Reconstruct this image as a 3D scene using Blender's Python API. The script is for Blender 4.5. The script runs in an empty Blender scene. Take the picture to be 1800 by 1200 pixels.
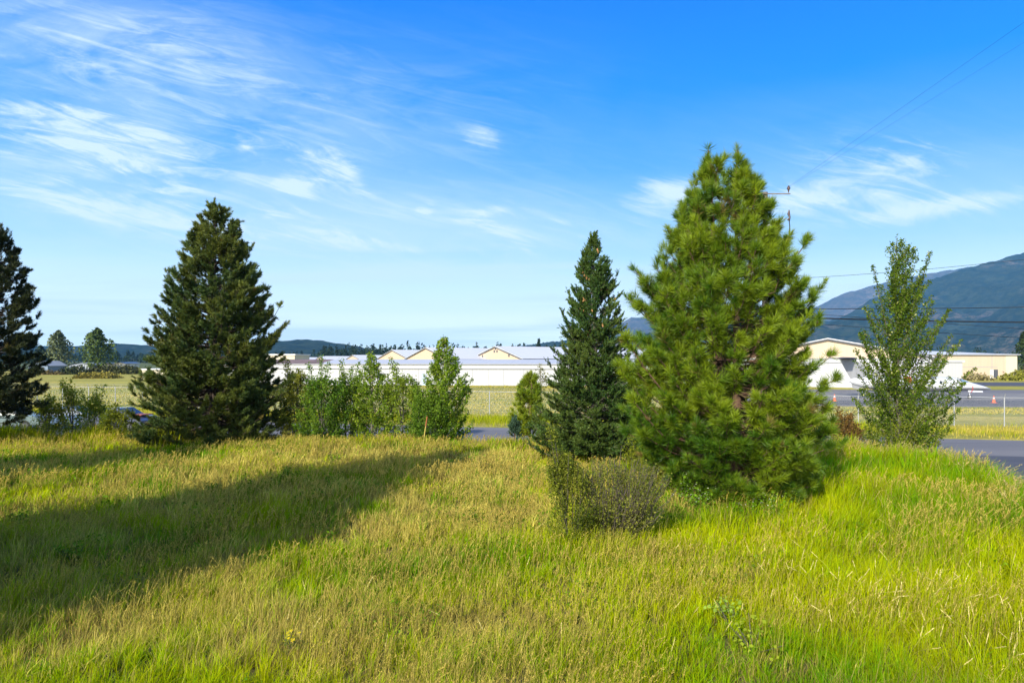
import bpy, math, random
import numpy as np
from mathutils import Vector
R = math.radians
sc = bpy.context.scene
col = sc.collection
CZ = 4.5                                  # camera height above the airfield
# ---------------------------------------------------------------- camera
cam = bpy.data.objects.new('camera', bpy.data.cameras.new('camera'))
col.objects.link(cam); sc.camera = cam
cam.location = (0, 0, CZ); cam.rotation_euler = (R(90), 0, 0)
cam.data.sensor_width = 36; cam.data.lens = 24
cam.data.shift_y = 32 / 1800
cam.data.clip_start = 0.1; cam.data.clip_end = 30000
# ---------------------------------------------------------------- light
SUN_EL = R(29)
sdir = Vector((0.5, 0.866, -math.tan(SUN_EL))).normalized()
sl = bpy.data.lights.new('sun', 'SUN'); sl.energy = 3.5; sl.angle = R(0.8); sl.color = (1.0, 0.92, 0.76)
so = bpy.data.objects.new('sun', sl); col.objects.link(so)
so.rotation_euler = sdir.to_track_quat('-Z', 'Y').to_euler(); so.location = (-20, -30, 40)
sc.view_settings.view_transform = 'Standard'; sc.view_settings.look = 'None'
sc.view_settings.exposure = 1.0; sc.view_settings.gamma = 1
sc.cycles.max_bounces = 8; sc.cycles.diffuse_bounces = 3; sc.cycles.transparent_max_bounces = 16
sc.cycles.volume_bounces = 0; sc.cycles.use_denoising = True
W = bpy.data.worlds.new('World'); sc.world = W; W.use_nodes = True

class NT:
    """small helper for node maths"""
    def __init__(s, tree):
        s.t = tree; s.n = tree.nodes; s.l = tree.links
    def put(s, sock, v):
        if hasattr(v, 'links') or isinstance(v, bpy.types.NodeSocket): s.l.new(v, sock)
        elif isinstance(v, (tuple, list)):
            sock.default_value = tuple(v) + ((1,) if len(sock.default_value) == 4 and len(v) == 3 else ())
        else: sock.default_value = v
    def node(s, t, **k):
        n = s.n.new(t)
        for a, b in k.items(): setattr(n, a, b)
        return n
    def m(s, op, a, b=0.0, c=None, clamp=False):
        n = s.node('ShaderNodeMath', operation=op, use_clamp=clamp)
        s.put(n.inputs[0], a); s.put(n.inputs[1], b)
        if c is not None: s.put(n.inputs[2], c)
        return n.outputs[0]
    def mix(s, f, a, b, bt='MIX'):
        n = s.node('ShaderNodeMix', data_type='RGBA', blend_type=bt)
        s.put(n.inputs[0], f); s.put(n.inputs[6], a); s.put(n.inputs[7], b)
        return n.outputs[2]
    def noise(s, vec, scale, detail=4, rough=0.55, dist=0.0):
        n = s.node('ShaderNodeTexNoise'); s.put(n.inputs['Vector'], vec)
        n.inputs['Scale'].default_value = scale; n.inputs['Detail'].default_value = detail
        n.inputs['Roughness'].default_value = rough; n.inputs['Distortion'].default_value = dist
        return n.outputs['Fac']
    def rng(s, v, a, b, c=0.0, d=1.0, t='SMOOTHSTEP'):
        n = s.node('ShaderNodeMapRange', interpolation_type=t)
        for i, x in enumerate((v, a, b, c, d)): s.put(n.inputs[i], x)
        return n.outputs[0]
    def comb(s, x, y, z):
        n = s.node('ShaderNodeCombineXYZ'); s.put(n.inputs[0], x); s.put(n.inputs[1], y); s.put(n.inputs[2], z)
        return n.outputs[0]

w = NT(W.node_tree); bg = W.node_tree.nodes['Background']
sky = w.node('ShaderNodeTexSky', sky_type='NISHITA', sun_disc=False, sun_elevation=SUN_EL,
             sun_rotation=math.atan2(-sdir.x, -sdir.y), air_density=1.0, dust_density=1.5, ozone_density=3.0, altitude=600)
tc = w.node('ShaderNodeTexCoord'); sp = w.node('ShaderNodeSeparateXYZ'); w.l.new(tc.outputs['Generated'], sp.inputs[0])
dx, dy, dz = sp.outputs
dyc = w.m('MAXIMUM', dy, 0.08)
U = w.m('DIVIDE', dx, dyc); V = w.m('DIVIDE', dz, dyc)
# depth of blue: raise the clear sky to a power, per channel
el = w.m('MAXIMUM', dz, 0.0)
SKYS = 0.15
SKYC = [(0.0, (0.68, 0.80, 0.72)), (1.0, (0.0, 0.10, 0.48)), (0.06, (0.72, 0.78, 0.74)), (0.10, (0.50, 0.63, 0.70)), (0.15, (0.27, 0.45, 0.62)), (0.263, (0.055, 0.24, 0.56)), (0.36, (0.0, 0.160, 0.55)), (0.458, (0.0, 0.120, 0.55)), (0.7, (0.0, 0.10, 0.50))]
ramp = w.node('ShaderNodeValToRGB'); w.l.new(w.m('MAXIMUM', dz, 0.0), ramp.inputs[0]); rp_ = ramp.color_ramp
for q_, (p_, c_) in enumerate(SKYC):
    e_ = rp_.elements[q_] if q_ < 2 else rp_.elements.new(p_)
    e_.position = p_; e_.color = (*c_, 1)
front = w.rng(dy, 0.05, 0.6, 0.0, 0.985)
class cc: outputs = [w.mix(front, sky.outputs[0], w.mix(1.0, ramp.outputs[0], (1 / SKYS,) * 3, 'MULTIPLY'))]
# cirrus: fibrous noise seen on a high flat layer, thick in a few banks
px_ = w.m('DIVIDE', dx, w.m('MAXIMUM', dz, 0.03)); py_ = w.m('DIVIDE', dy, w.m('MAXIMUM', dz, 0.03))
lay = w.comb(w.m('MULTIPLY', px_, 0.55), w.m('MULTIPLY', py_, 1.0), 0.0)
def bank(cx, cy, rx, ry, ang):
    c, s_ = math.cos(R(ang)), math.sin(R(ang))
    a = w.m('SUBTRACT', U, (cx - 900) / 1200); b = w.m('SUBTRACT', V, (632 - cy) / 1200)
    p = w.m('ADD', w.m('MULTIPLY', a, c * 1200 / rx), w.m('MULTIPLY', b, s_ * 1200 / rx))
    q = w.m('ADD', w.m('MULTIPLY', a, -s_ * 1200 / ry), w.m('MULTIPLY', b, c * 1200 / ry))
    rr = w.m('ADD', w.m('MULTIPLY', p, p), w.m('MULTIPLY', q, q))
    return w.m('EXPONENT', w.m('MULTIPLY', rr, -1.0))
def total(bs):
    o = None
    for amp, b in bs:
        t = w.m('MULTIPLY', bank(*b), amp); o = t if o is None else w.m('ADD', o, t)
    return o
ca, sa = math.cos(R(-14)), math.sin(R(-14))
ur = w.m('ADD', w.m('MULTIPLY', U, ca), w.m('MULTIPLY', V, sa)); vr = w.m('SUBTRACT', w.m('MULTIPLY', V, ca), w.m('MULTIPLY', U, sa))
fib = w.noise(w.comb(w.m('MULTIPLY', ur, 2.2), w.m('MULTIPLY', vr, 15.0), 0.3), 2.4, 10, 0.68, 1.3)
fib2 = w.noise(w.comb(w.m('MULTIPLY', U, 3.0), w.m('MULTIPLY', V, 7.0), 4.0), 2.4, 9, 0.65, 1.6)
soft = w.noise(w.comb(w.m('MULTIPLY', U, 1.5), w.m('MULTIPLY', V, 4.0), 9.0), 2.0, 6, 0.6, 0.6)
strong = total([(0.72, (280, 286, 140, 30, -8)), (0.68, (190, 362, 180, 28, -9)), (0.5, (110, 240, 170, 40, -5)), (0.55, (560, 290, 90, 22, -22)), (0.75, (520, 322, 45, 20, -20)), (0.5, (425, 248, 26, 12, -50)),
                (0.5, (330, 345, 50, 12, -12)), (0.40, (500, 375, 50, 12, -8)), (0.30, (60, 318, 90, 12, 0)),
                (1.0, (1170, 345, 75, 42, 12)), (0.8, (1420, 350, 110, 26, 4)), (0.95, (1680, 362, 190, 20, 8)), (0.5, (1560, 300, 160, 60, 0)),
                (0.55, (840, 236, 45, 26, -20)), (0.6, (870, 372, 60, 14, 10)), (0.6, (890, 415, 60, 16, -22)), (0.5, (610, 300, 60, 14, -50)), (0.5, (660, 430, 120, 16, -8)), (0.5, (380, 400, 200, 18, -8)), (0.5, (100, 200, 160, 18, -5)), (0.45, (748, 368, 20, 12, 0)), (0.35, (985, 392, 40, 9, -5)), (0.35, (1020, 418, 20, 7, 0))])
veil = total([(0.42, (150, 70, 330, 95, -8)), (0.36, (330, 130, 220, 70, -15)), (0.36, (150, 250, 330, 60, 0)), (0.34, (560, 420, 480, 80, -6)), (0.18, (300, 300, 420, 120, -4)), (0.26, (900, 380, 300, 60, 0)), (0.16, (1550, 330, 330, 120, 0)), (0.15, (700, 200, 300, 120, 0))])
low = w.rng(V, 0.20, 0.06, 0.0, 1.0)
bands = w.rng(w.noise(w.comb(w.m('MULTIPLY', U, 0.9), w.m('MULTIPLY', V, 18.0), 2.0), 2.0, 6, 0.55, 0.5), 0.42, 0.66)
mixf = w.m('ADD', w.m('MULTIPLY', fib, 0.95), w.m('MULTIPLY', fib2, 0.45))
cov = w.rng(w.m('ADD', w.m('MULTIPLY', w.m('MINIMUM', strong, 1.0), 0.42), mixf), 0.76, 1.24)
cov = w.m('MULTIPLY', cov, w.rng(strong, 0.03, 0.28))
cov = w.m('ADD', cov, w.m('MULTIPLY', veil, w.rng(soft, 0.25, 0.62)))
cov = w.m('ADD', cov, w.m('MULTIPLY', w.m('MULTIPLY', veil, 0.9), w.rng(fib, 0.42, 0.72)))
cov = w.m('ADD', cov, w.m('MULTIPLY', w.m('MULTIPLY', low, bands), 0.85), clamp=True)
out = w.mix(w.m('MULTIPLY', cov, 0.85), cc.outputs[0], (0.47 / SKYS, 0.55 / SKYS, 0.62 / SKYS))
w.l.new(out, bg.inputs[0]); bg.inputs[1].default_value = SKYS

# ---------------------------------------------------------------- helpers
def tag(o, label=None, cat=None, group=None, kind=None):
    if label: o['label'] = label
    if cat: o['category'] = cat
    if group: o['group'] = group
    if kind: o['kind'] = kind
    return o
def empty(name, loc, rz=0.0, label=None, cat=None, group=None):
    o = bpy.data.objects.new(name, None); col.objects.link(o); o.location = loc; o.rotation_euler = (0, 0, rz)
    return tag(o, label, cat, group)
def nmesh(name, verts, faces, mat, parent=None, cols=None, smooth=False):
    """verts (n,3), faces (m,k) of one k -> one mesh object, optional colour per vertex"""
    verts = np.asarray(verts, np.float32); faces = np.asarray(faces, np.int32)
    me = bpy.data.meshes.new(name); nf, k = faces.shape
    me.vertices.add(len(verts)); me.vertices.foreach_set('co', verts.ravel())
    me.loops.add(nf * k); me.loops.foreach_set('vertex_index', faces.ravel())
    me.polygons.add(nf); me.polygons.foreach_set('loop_start', np.arange(0, nf * k, k, dtype=np.int32))
    me.polygons.foreach_set('loop_total', np.full(nf, k, np.int32))
    if smooth: me.polygons.foreach_set('use_smooth', np.ones(nf, bool))
    me.update(calc_edges=True)
    if cols is not None:
        a = me.color_attributes.new('Col', 'FLOAT_COLOR', 'POINT')
        c4 = np.ones((len(verts), 4), np.float32); c4[:, :3] = cols; a.data.foreach_set('color', c4.ravel())
    me.materials.append(mat)
    o = bpy.data.objects.new(name, me); col.objects.link(o)
    if parent: o.parent = parent
    return o
class MB:
    """collects boxes, prisms, tubes and lathes into one mesh"""
    def __init__(s): s.v = []; s.f = []; s.sm = []
    def add(s, vs, fs, smooth=False):
        b = len(s.v); s.v += [tuple(v) for v in vs]
        for f in fs: s.f.append(tuple(b + i for i in f)); s.sm.append(smooth)
        return s
    def box(s, x0, x1, y0, y1, z0, z1):
        return s.add([(x, y, z) for z in (z0, z1) for y in (y0, y1) for x in (x0, x1)],
                     [(0, 2, 3, 1), (4, 5, 7, 6), (0, 1, 5, 4), (2, 6, 7, 3), (0, 4, 6, 2), (1, 3, 7, 5)])
    def tube(s, pts, rad, n=8, caps=True):
        pts = [Vector(p) for p in pts]; rad = rad if isinstance(rad, (list, tuple)) else [rad] * len(pts)
        vs = []; fs = []
        for i, p in enumerate(pts):
            d = (pts[min(i + 1, len(pts) - 1)] - pts[max(i - 1, 0)]).normalized()
            a = d.cross(Vector((0, 0, 1)) if abs(d.z) < 0.9 else Vector((1, 0, 0))).normalized(); b = d.cross(a)
            for j in range(n):
                t = 2 * math.pi * j / n; vs.append(p + (a * math.cos(t) + b * math.sin(t)) * rad[i])
        for i in range(len(pts) - 1):
            for j in range(n):
                k = (j + 1) % n; fs.append((i * n + j, i * n + k, (i + 1) * n + k, (i + 1) * n + j))
        s.add(vs, fs, n > 5)
        if caps: s.add(vs[:n], [tuple(range(n))[::-1]]); s.add(vs[-n:], [tuple(range(n))])
        return s
    def loft(s, rings, caps=True, smooth=True):
        n = len(rings[0]); vs = [p for r in rings for p in r]; fs = []
        for i in range(len(rings) - 1):
            for j in range(n):
                k = (j + 1) % n; fs.append((i * n + j, i * n + k, (i + 1) * n + k, (i + 1) * n + j))
        s.add(vs, fs, smooth)
        if caps: s.add(rings[0], [tuple(range(n))[::-1]]); s.add(rings[-1], [tuple(range(n))])
        return s
    def build(s, name, mat, parent=None):
        me = bpy.data.meshes.new(name); me.from_pydata(s.v, [], s.f); me.polygons.foreach_set('use_smooth', s.sm); me.update()
        me.materials.append(mat); o = bpy.data.objects.new(name, me); col.objects.link(o)
        if parent: o.parent = parent
        return o
def copy_tree(o, parent=None):
    c = o.copy(); col.objects.link(c); c.parent = parent
    for ch in list(o.children): copy_tree(ch, c)
    return c
def X_(px, Y): return (px - 900) / 1200 * Y
def Z_(py, Y): return CZ - (py - 632) / 1200 * Y

# ---------------------------------------------------------------- materials
def mat(name, c, rough=0.7, metal=0.0, noise=0.0, nscale=3.0, bump=0.0, spec=0.4, c2=None, coat=0.0, trans=0.0):
    m_ = bpy.data.materials.new(name); m_.use_nodes = True; t = NT(m_.node_tree); b = t.n['Principled BSDF']
    b.inputs['Roughness'].default_value = rough; b.inputs['Metallic'].default_value = metal
    b.inputs['Specular IOR Level'].default_value = spec; b.inputs['Coat Weight'].default_value = coat
    tcx = t.node('ShaderNodeTexCoord')
    if noise or c2:
        f = t.noise(tcx.outputs['Object'], nscale, 6, 0.6)
        c2_ = c2 or tuple(x * (1 - noise) for x in c)
        t.l.new(t.mix(t.rng(f, 0.35, 0.65), c, c2_), b.inputs['Base Color'])
    else: b.inputs['Base Color'].default_value = (*c, 1)
    if bump:
        bn = t.node('ShaderNodeBump'); bn.inputs['Strength'].default_value = bump; bn.inputs['Distance'].default_value = 0.02
        t.l.new(t.noise(tcx.outputs['Object'], nscale * 6, 5), bn.inputs['Height']); t.l.new(bn.outputs[0], b.inputs['Normal'])
    return m_
def leafmat(name, trans=0.35, rough=0.55, spec=0.3, gain=1.0):
    m_ = bpy.data.materials.new(name); m_.use_nodes = True; t = NT(m_.node_tree); b = t.n['Principled BSDF']
    a = t.node('ShaderNodeAttribute', attribute_name='Col')
    b.inputs['Roughness'].default_value = rough; b.inputs['Specular IOR Level'].default_value = spec
    t.l.new(a.outputs['Color'], b.inputs['Base Color'])
    if trans:
        tr = t.node('ShaderNodeBsdfTranslucent'); t.l.new(t.mix(1.0, a.outputs['Color'], (1.2, 1.25, 0.7), 'MULTIPLY'), tr.inputs[0])
        mx = t.node('ShaderNodeMixShader'); mx.inputs[0].default_value = trans
        t.l.new(b.outputs[0], mx.inputs[1]); t.l.new(tr.outputs[0], mx.inputs[2])
        t.l.new(mx.outputs[0], t.n['Material Output'].inputs['Surface'])
    return m_
def siding(name, c, pitch=0.3, amp=0.12, axis=0, rough=0.5, stain=0.1):
    """ribbed sheet metal: ribs run up the wall, spaced along the object's x (or y)"""
    m_ = bpy.data.materials.new(name); m_.use_nodes = True; t = NT(m_.node_tree); b = t.n['Principled BSDF']
    b.inputs['Roughness'].default_value = rough; b.inputs['Specular IOR Level'].default_value = 0.3
    tcx = t.node('ShaderNodeTexCoord'); s_ = t.node('ShaderNodeSeparateXYZ'); t.l.new(tcx.outputs['Object'], s_.inputs[0])
    fr = t.m('FRACT', t.m('DIVIDE', s_.outputs[axis], pitch)); rib = t.rng(fr, 0.0, 0.22, 0.0, 1.0)
    big = t.m('FRACT', t.m('DIVIDE', s_.outputs[axis], pitch * 20)); seam = t.rng(big, 0.0, 0.012, 0.0, 1.0)
    st = t.rng(t.noise(t.comb(t.m('MULTIPLY', s_.outputs[0], 0.5), t.m('MULTIPLY', s_.outputs[1], 0.5), t.m('MULTIPLY', s_.outputs[2], 0.12)), 1.6, 6), 0.4, 0.7)
    cc_ = t.mix(t.m('MULTIPLY', st, stain), c, tuple(x * 0.6 for x in c))
    cc_ = t.mix(rib, tuple(x * (1 - amp) for x in c), cc_); cc_ = t.mix(seam, tuple(x * (1 - 1.8 * amp) for x in c), cc_)
    t.l.new(cc_, b.inputs['Base Color'])
    return m_
M = {}
M['bark'] = mat('bark_red_brown', (0.16, 0.095, 0.06), 0.9, noise=0.5, nscale=9, bump=0.6)
M['bark_dark'] = mat('bark_dark', (0.07, 0.05, 0.038), 0.9, noise=0.4, nscale=9, bump=0.5)
M['bark_grey'] = mat('bark_grey', (0.15, 0.13, 0.105), 0.85, noise=0.5, nscale=12)
M['twig'] = mat('dry_twigs', (0.135, 0.115, 0.085), 0.9, noise=0.4, nscale=8)
M['needle'] = leafmat('needles', 0.22, 0.5, 0.35)
M['needle_dark'] = leafmat('needles_dark', 0.10, 0.55, 0.3)
M['leaf'] = leafmat('leaves', 0.45, 0.8, 0.1)
M['grass'] = leafmat('grass_blades', 0.42, 0.8, 0.06)
M['straw'] = leafmat('straw', 0.35, 0.8, 0.08)
M['white_metal'] = siding('white_siding', (0.42, 0.425, 0.44), 0.6, 0.10)
M['white_trim'] = mat('white_trim', (0.60, 0.60, 0.62), 0.5)
M['grey_roof'] = siding('grey_metal_roof', (0.46, 0.455, 0.46), 0.9, 0.10, rough=0.4)
M['pale_roof'] = siding('pale_metal_roof', (0.58, 0.57, 0.565), 0.9, 0.08, axis=1, rough=0.4)
M['rust_roof'] = mat('rusty_roof', (0.20, 0.13, 0.115), 0.8, noise=0.4, nscale=0.6)
M['cream'] = siding('cream_siding', (0.50, 0.395, 0.29), 0.9, 0.06, rough=0.6)
M['cream2'] = siding('pale_cream_siding', (0.54, 0.48, 0.37), 0.9, 0.05, rough=0.6)
M['dark_trim'] = mat('dark_trim', (0.07, 0.075, 0.09), 0.5)
M['grey_trim'] = mat('grey_trim', (0.28, 0.29, 0.32), 0.5)
M['blue_door'] = mat('blue_grey_door', (0.33, 0.40, 0.50), 0.5)
M['dark_glass'] = mat('dark_glass', (0.03, 0.04, 0.05), 0.08, spec=0.8)
M['galv'] = mat('galvanised_steel', (0.42, 0.43, 0.44), 0.5, 0.35, noise=0.2, nscale=20)
M['wire'] = mat('black_cable', (0.012, 0.013, 0.016), 0.6)
M['wood'] = mat('grey_pole_wood', (0.20, 0.17, 0.145), 0.85, noise=0.4, nscale=6)
M['porcelain'] = mat('brown_porcelain', (0.06, 0.035, 0.03), 0.25, spec=0.6)
M['orange'] = mat('cone_orange', (0.60, 0.10, 0.03), 0.5)
M['rim'] = mat('dull_rim', (0.10, 0.10, 0.11), 0.5, 0.3)
M['rubber'] = mat('rubber', (0.02, 0.02, 0.02), 0.8)
M['stake_y'] = mat('stake_yellow', (0.45, 0.36, 0.08), 0.6, noise=0.25, nscale=14)
M['stake_r'] = mat('stake_rust', (0.30, 0.09, 0.03), 0.6)
M['jet'] = mat('jet_paint', (0.55, 0.56, 0.59), 0.25, coat=0.5, noise=0.06, nscale=2)
M['jet_grey'] = mat('jet_grey', (0.24, 0.245, 0.26), 0.6, noise=0.12, nscale=1.5)
M['jet_dark'] = mat('jet_dark', (0.06, 0.06, 0.075), 0.4)
M['red_cover'] = mat('red_fabric', (0.62, 0.02, 0.02), 0.7, noise=0.3, nscale=7)
M['yellow_patch'] = mat('yellow_patch', (0.75, 0.35, 0.04), 0.6)
M['cone_brown'] = mat('seed_cone', (0.36, 0.19, 0.07), 0.8, noise=0.3, nscale=30)

# ---------------------------------------------------------------- terrain
EU = np.array([-3, -.4, 0, .2, .4, .5, .62, .69, .74, .79, 1.0, 1.6, 3]); EV = np.array([28, 27.3, 26.5, 26, 24.5, 22.3, 20.8, 18.2, 15.6, 13.0, 8, 3, 1.])
def edge(x, y): return np.interp(np.asarray(x, float) / np.maximum(y, 1.0), EU, EV)
def terrain(x, y):
    x = np.asarray(x, float); y = np.asarray(y, float)
    e = edge(x, y); d = (e - y) * np.interp(x / np.maximum(y, 1.0), [.4, .7, 1], [1, .62, .5])
    t = np.clip((d + 3.0) / 3.6, 0, 1); t = t * t * (3 - 2 * t)
    z = 1.2 * t + t * (0.08 * np.sin(x * .7 + 1) * np.cos(y * .55) + 0.05 * np.sin(x * 1.7 + y * 1.3) + 0.03 * np.sin(x * 3.1 - y * 2.3))
    z += t * 0.12 * np.exp(-(((x - 9.0) / 4.5) ** 2 + ((y - 18) / 6.0) ** 2))
    z += t * -0.12 * np.exp(-(((x + 5.5) / 4.5) ** 2 + ((y - 13) / 5.0) ** 2))
    return z
def smooth_noise(x, y, s, seed):
    """value noise"""
    r = np.random.default_rng(seed).random((64, 64)); u = x / s + 500.3; v = y / s + 500.7
    iu = np.floor(u).astype(int); iv = np.floor(v).astype(int); fu = u - iu; fv = v - iv
    fu = fu * fu * (3 - 2 * fu); fv = fv * fv * (3 - 2 * fv)
    g = lambda a, b: r[a % 64, b % 64]
    return (g(iu, iv) * (1 - fu) + g(iu + 1, iv) * fu) * (1 - fv) + (g(iu, iv + 1) * (1 - fu) + g(iu + 1, iv + 1) * fu) * fv
# one sheet: fine near, coarse to the horizon
gx = np.unique(np.concatenate([np.arange(-60, 60.1, 0.5), -np.geomspace(60, 12000, 26), np.geomspace(60, 12000, 26)]))
gy = np.unique(np.concatenate([np.arange(-20, 60.1, 0.5), -np.geomspace(20, 400, 8), np.geomspace(60, 12000, 30)]))
GX, GY = np.meshgrid(gx, gy); GZ = terrain(GX, GY)
GZ = GZ - 0.004
nx, ny = len(gx), len(gy)
idx = np.arange(nx * ny).reshape(ny, nx)
gf = np.stack([idx[:-1, :-1], idx[:-1, 1:], idx[1:, 1:], idx[1:, :-1]], -1).reshape(-1, 4)
gm = bpy.data.materials.new('ground_soil_and_mown_grass'); gm.use_nodes = True; t = NT(gm.node_tree); b = t.n['Principled BSDF']
ge = t.node('ShaderNodeNewGeometry'); P = ge.outputs['Position']; s_ = t.node('ShaderNodeSeparateXYZ'); t.l.new(P, s_.inputs[0])
near = t.mix(t.rng(t.noise(P, 1.3, 6), 0.35, 0.65), (0.075, 0.085, 0.02), (0.16, 0.13, 0.05))
st_ = t.noise(t.comb(t.m('MULTIPLY', s_.outputs[0], 0.12), t.m('MULTIPLY', s_.outputs[1], 1.0), 0.0), 0.22, 7, 0.65, 0.4)
fine = t.noise(P, 0.9, 8, 0.75)
field = t.mix(t.rng(st_, 0.38, 0.62), (0.26, 0.25, 0.04), (0.44, 0.35, 0.08))
field = t.mix(t.m('MULTIPLY', t.rng(fine, 0.42, 0.62), 0.55), field, (0.11, 0.13, 0.04))
big = t.rng(t.noise(P, 0.025, 4), 0.45, 0.6); field = t.mix(t.m('MULTIPLY', big, 0.5), field, (0.36, 0.33, 0.07))
far = t.mix(t.rng(t.noise(P, 0.012, 6), 0.4, 0.6), (0.05, 0.075, 0.03), (0.14, 0.15, 0.05))
c_ = t.mix(t.rng(s_.outputs[1], 31.5, 33.5), near, field); c_ = t.mix(t.rng(s_.outputs[1], 240, 330), c_, far)
t.l.new(c_, b.inputs['Base Color']); b.inputs['Roughness'].default_value = 0.95; b.inputs['Specular IOR Level'].default_value = 0.1
bn = t.node('ShaderNodeBump'); bn.inputs['Strength'].default_value = 0.8; bn.inputs['Distance'].default_value = 0.12
t.l.new(t.noise(P, 3.0, 6, 0.7), bn.inputs['Height']); t.l.new(bn.outputs[0], b.inputs['Normal'])
ground = nmesh('ground', np.stack([GX.ravel(), GY.ravel(), GZ.ravel()], 1), gf, gm, smooth=True)
tag(ground, kind='structure')

# fence direction: everything along the airfield boundary runs parallel to it
FU = np.array([0.971, -0.24]); F0 = np.array([-1.8, 54.6]); FN = np.array([0.24, 0.971])
def asphalt(name, c, c2, dark=0.5):
    m_ = bpy.data.materials.new(name); m_.use_nodes = True; t = NT(m_.node_tree); b = t.n['Principled BSDF']
    P = t.node('ShaderNodeNewGeometry').outputs['Position']
    s_ = t.node('ShaderNodeSeparateXYZ'); t.l.new(P, s_.inputs[0])
    f = t.noise(t.comb(t.m('MULTIPLY', s_.outputs[0], 0.15), s_.outputs[1], 0.0), 0.35, 6, 0.6)
    cx = t.mix(t.rng(f, 0.38, 0.62), c, c2); g = t.noise(P, 22, 3)
    cx = t.mix(t.m('MULTIPLY', t.rng(g, 0.45, 0.7), 0.35), cx, tuple(x * 1.5 for x in c))
    vor = t.node('ShaderNodeTexVoronoi', feature='DISTANCE_TO_EDGE'); t.l.new(P, vor.inputs['Vector']); vor.inputs['Scale'].default_value = 0.16
    cx = t.mix(t.rng(vor.outputs['Distance'], 0.0, 0.012, 0.5, 0.0), cx, (0.03, 0.03, 0.035))
    t.l.new(cx, b.inputs['Base Color']); b.inputs['Roughness'].default_value = 0.85; b.inputs['Specular IOR Level'].default_value = 0.25
    return m_
M['asphalt'] = asphalt('worn_asphalt', (0.135, 0.13, 0.135), (0.17, 0.16, 0.16))
M['asphalt_dark'] = asphalt('dark_asphalt', (0.062, 0.064, 0.078), (0.082, 0.083, 0.098))
M['paint_line'] = mat('worn_line_paint', (0.50, 0.49, 0.46), 0.7, noise=0.3, nscale=1.0)
def strip(name, off0, off1, a0, a1, z, m_, n=40):
    """a sheet parallel to the fence between two offsets (m, negative = towards the camera)"""
    vs = []; fs = []
    for i in range(n + 1):
        a = a0 + (a1 - a0) * i / n
        for o in (off0, off1):
            p = F0 + FU * a + FN * o; vs.append((p[0], p[1], z))
    fs = [(2 * i, 2 * i + 2, 2 * i + 3, 2 * i + 1) for i in range(n)]
    return tag(MB().add(vs, fs).build(name, m_), kind='structure')
strip('road', -23.0, -9.0, -110, 120, 0.012, M['asphalt'])
strip('road_dark_lane', -23.0, -16.2, -110, 120, 0.016, M['asphalt_dark'])
def sheet(name, pts, z, m_):
    return tag(MB().add([(x, y, z) for x, y in pts], [tuple(range(len(pts)))]).build(name, m_), kind='structure')
sheet('apron', [(24, 71), (30, 66.5), (56, 64), (150, 60), (170, 100), (85, 101), (34, 103), (28, 90)], 0.012, M['asphalt'])
sheet('apron_dark_lane', [(27, 69.8), (32, 67.6), (56, 65.2), (150, 61.5), (152, 76), (40, 76), (31, 76)], 0.016, M['asphalt_dark'])
sheet('taxiway', [(70, 118), (150, 108), (230, 104), (230, 128), (90, 136)], 0.012, M['asphalt_dark'])
sheet('apron_line', [(33, 83), (150, 79.5), (150, 79.8), (33, 83.35)], 0.020, M['paint_line'])

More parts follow.
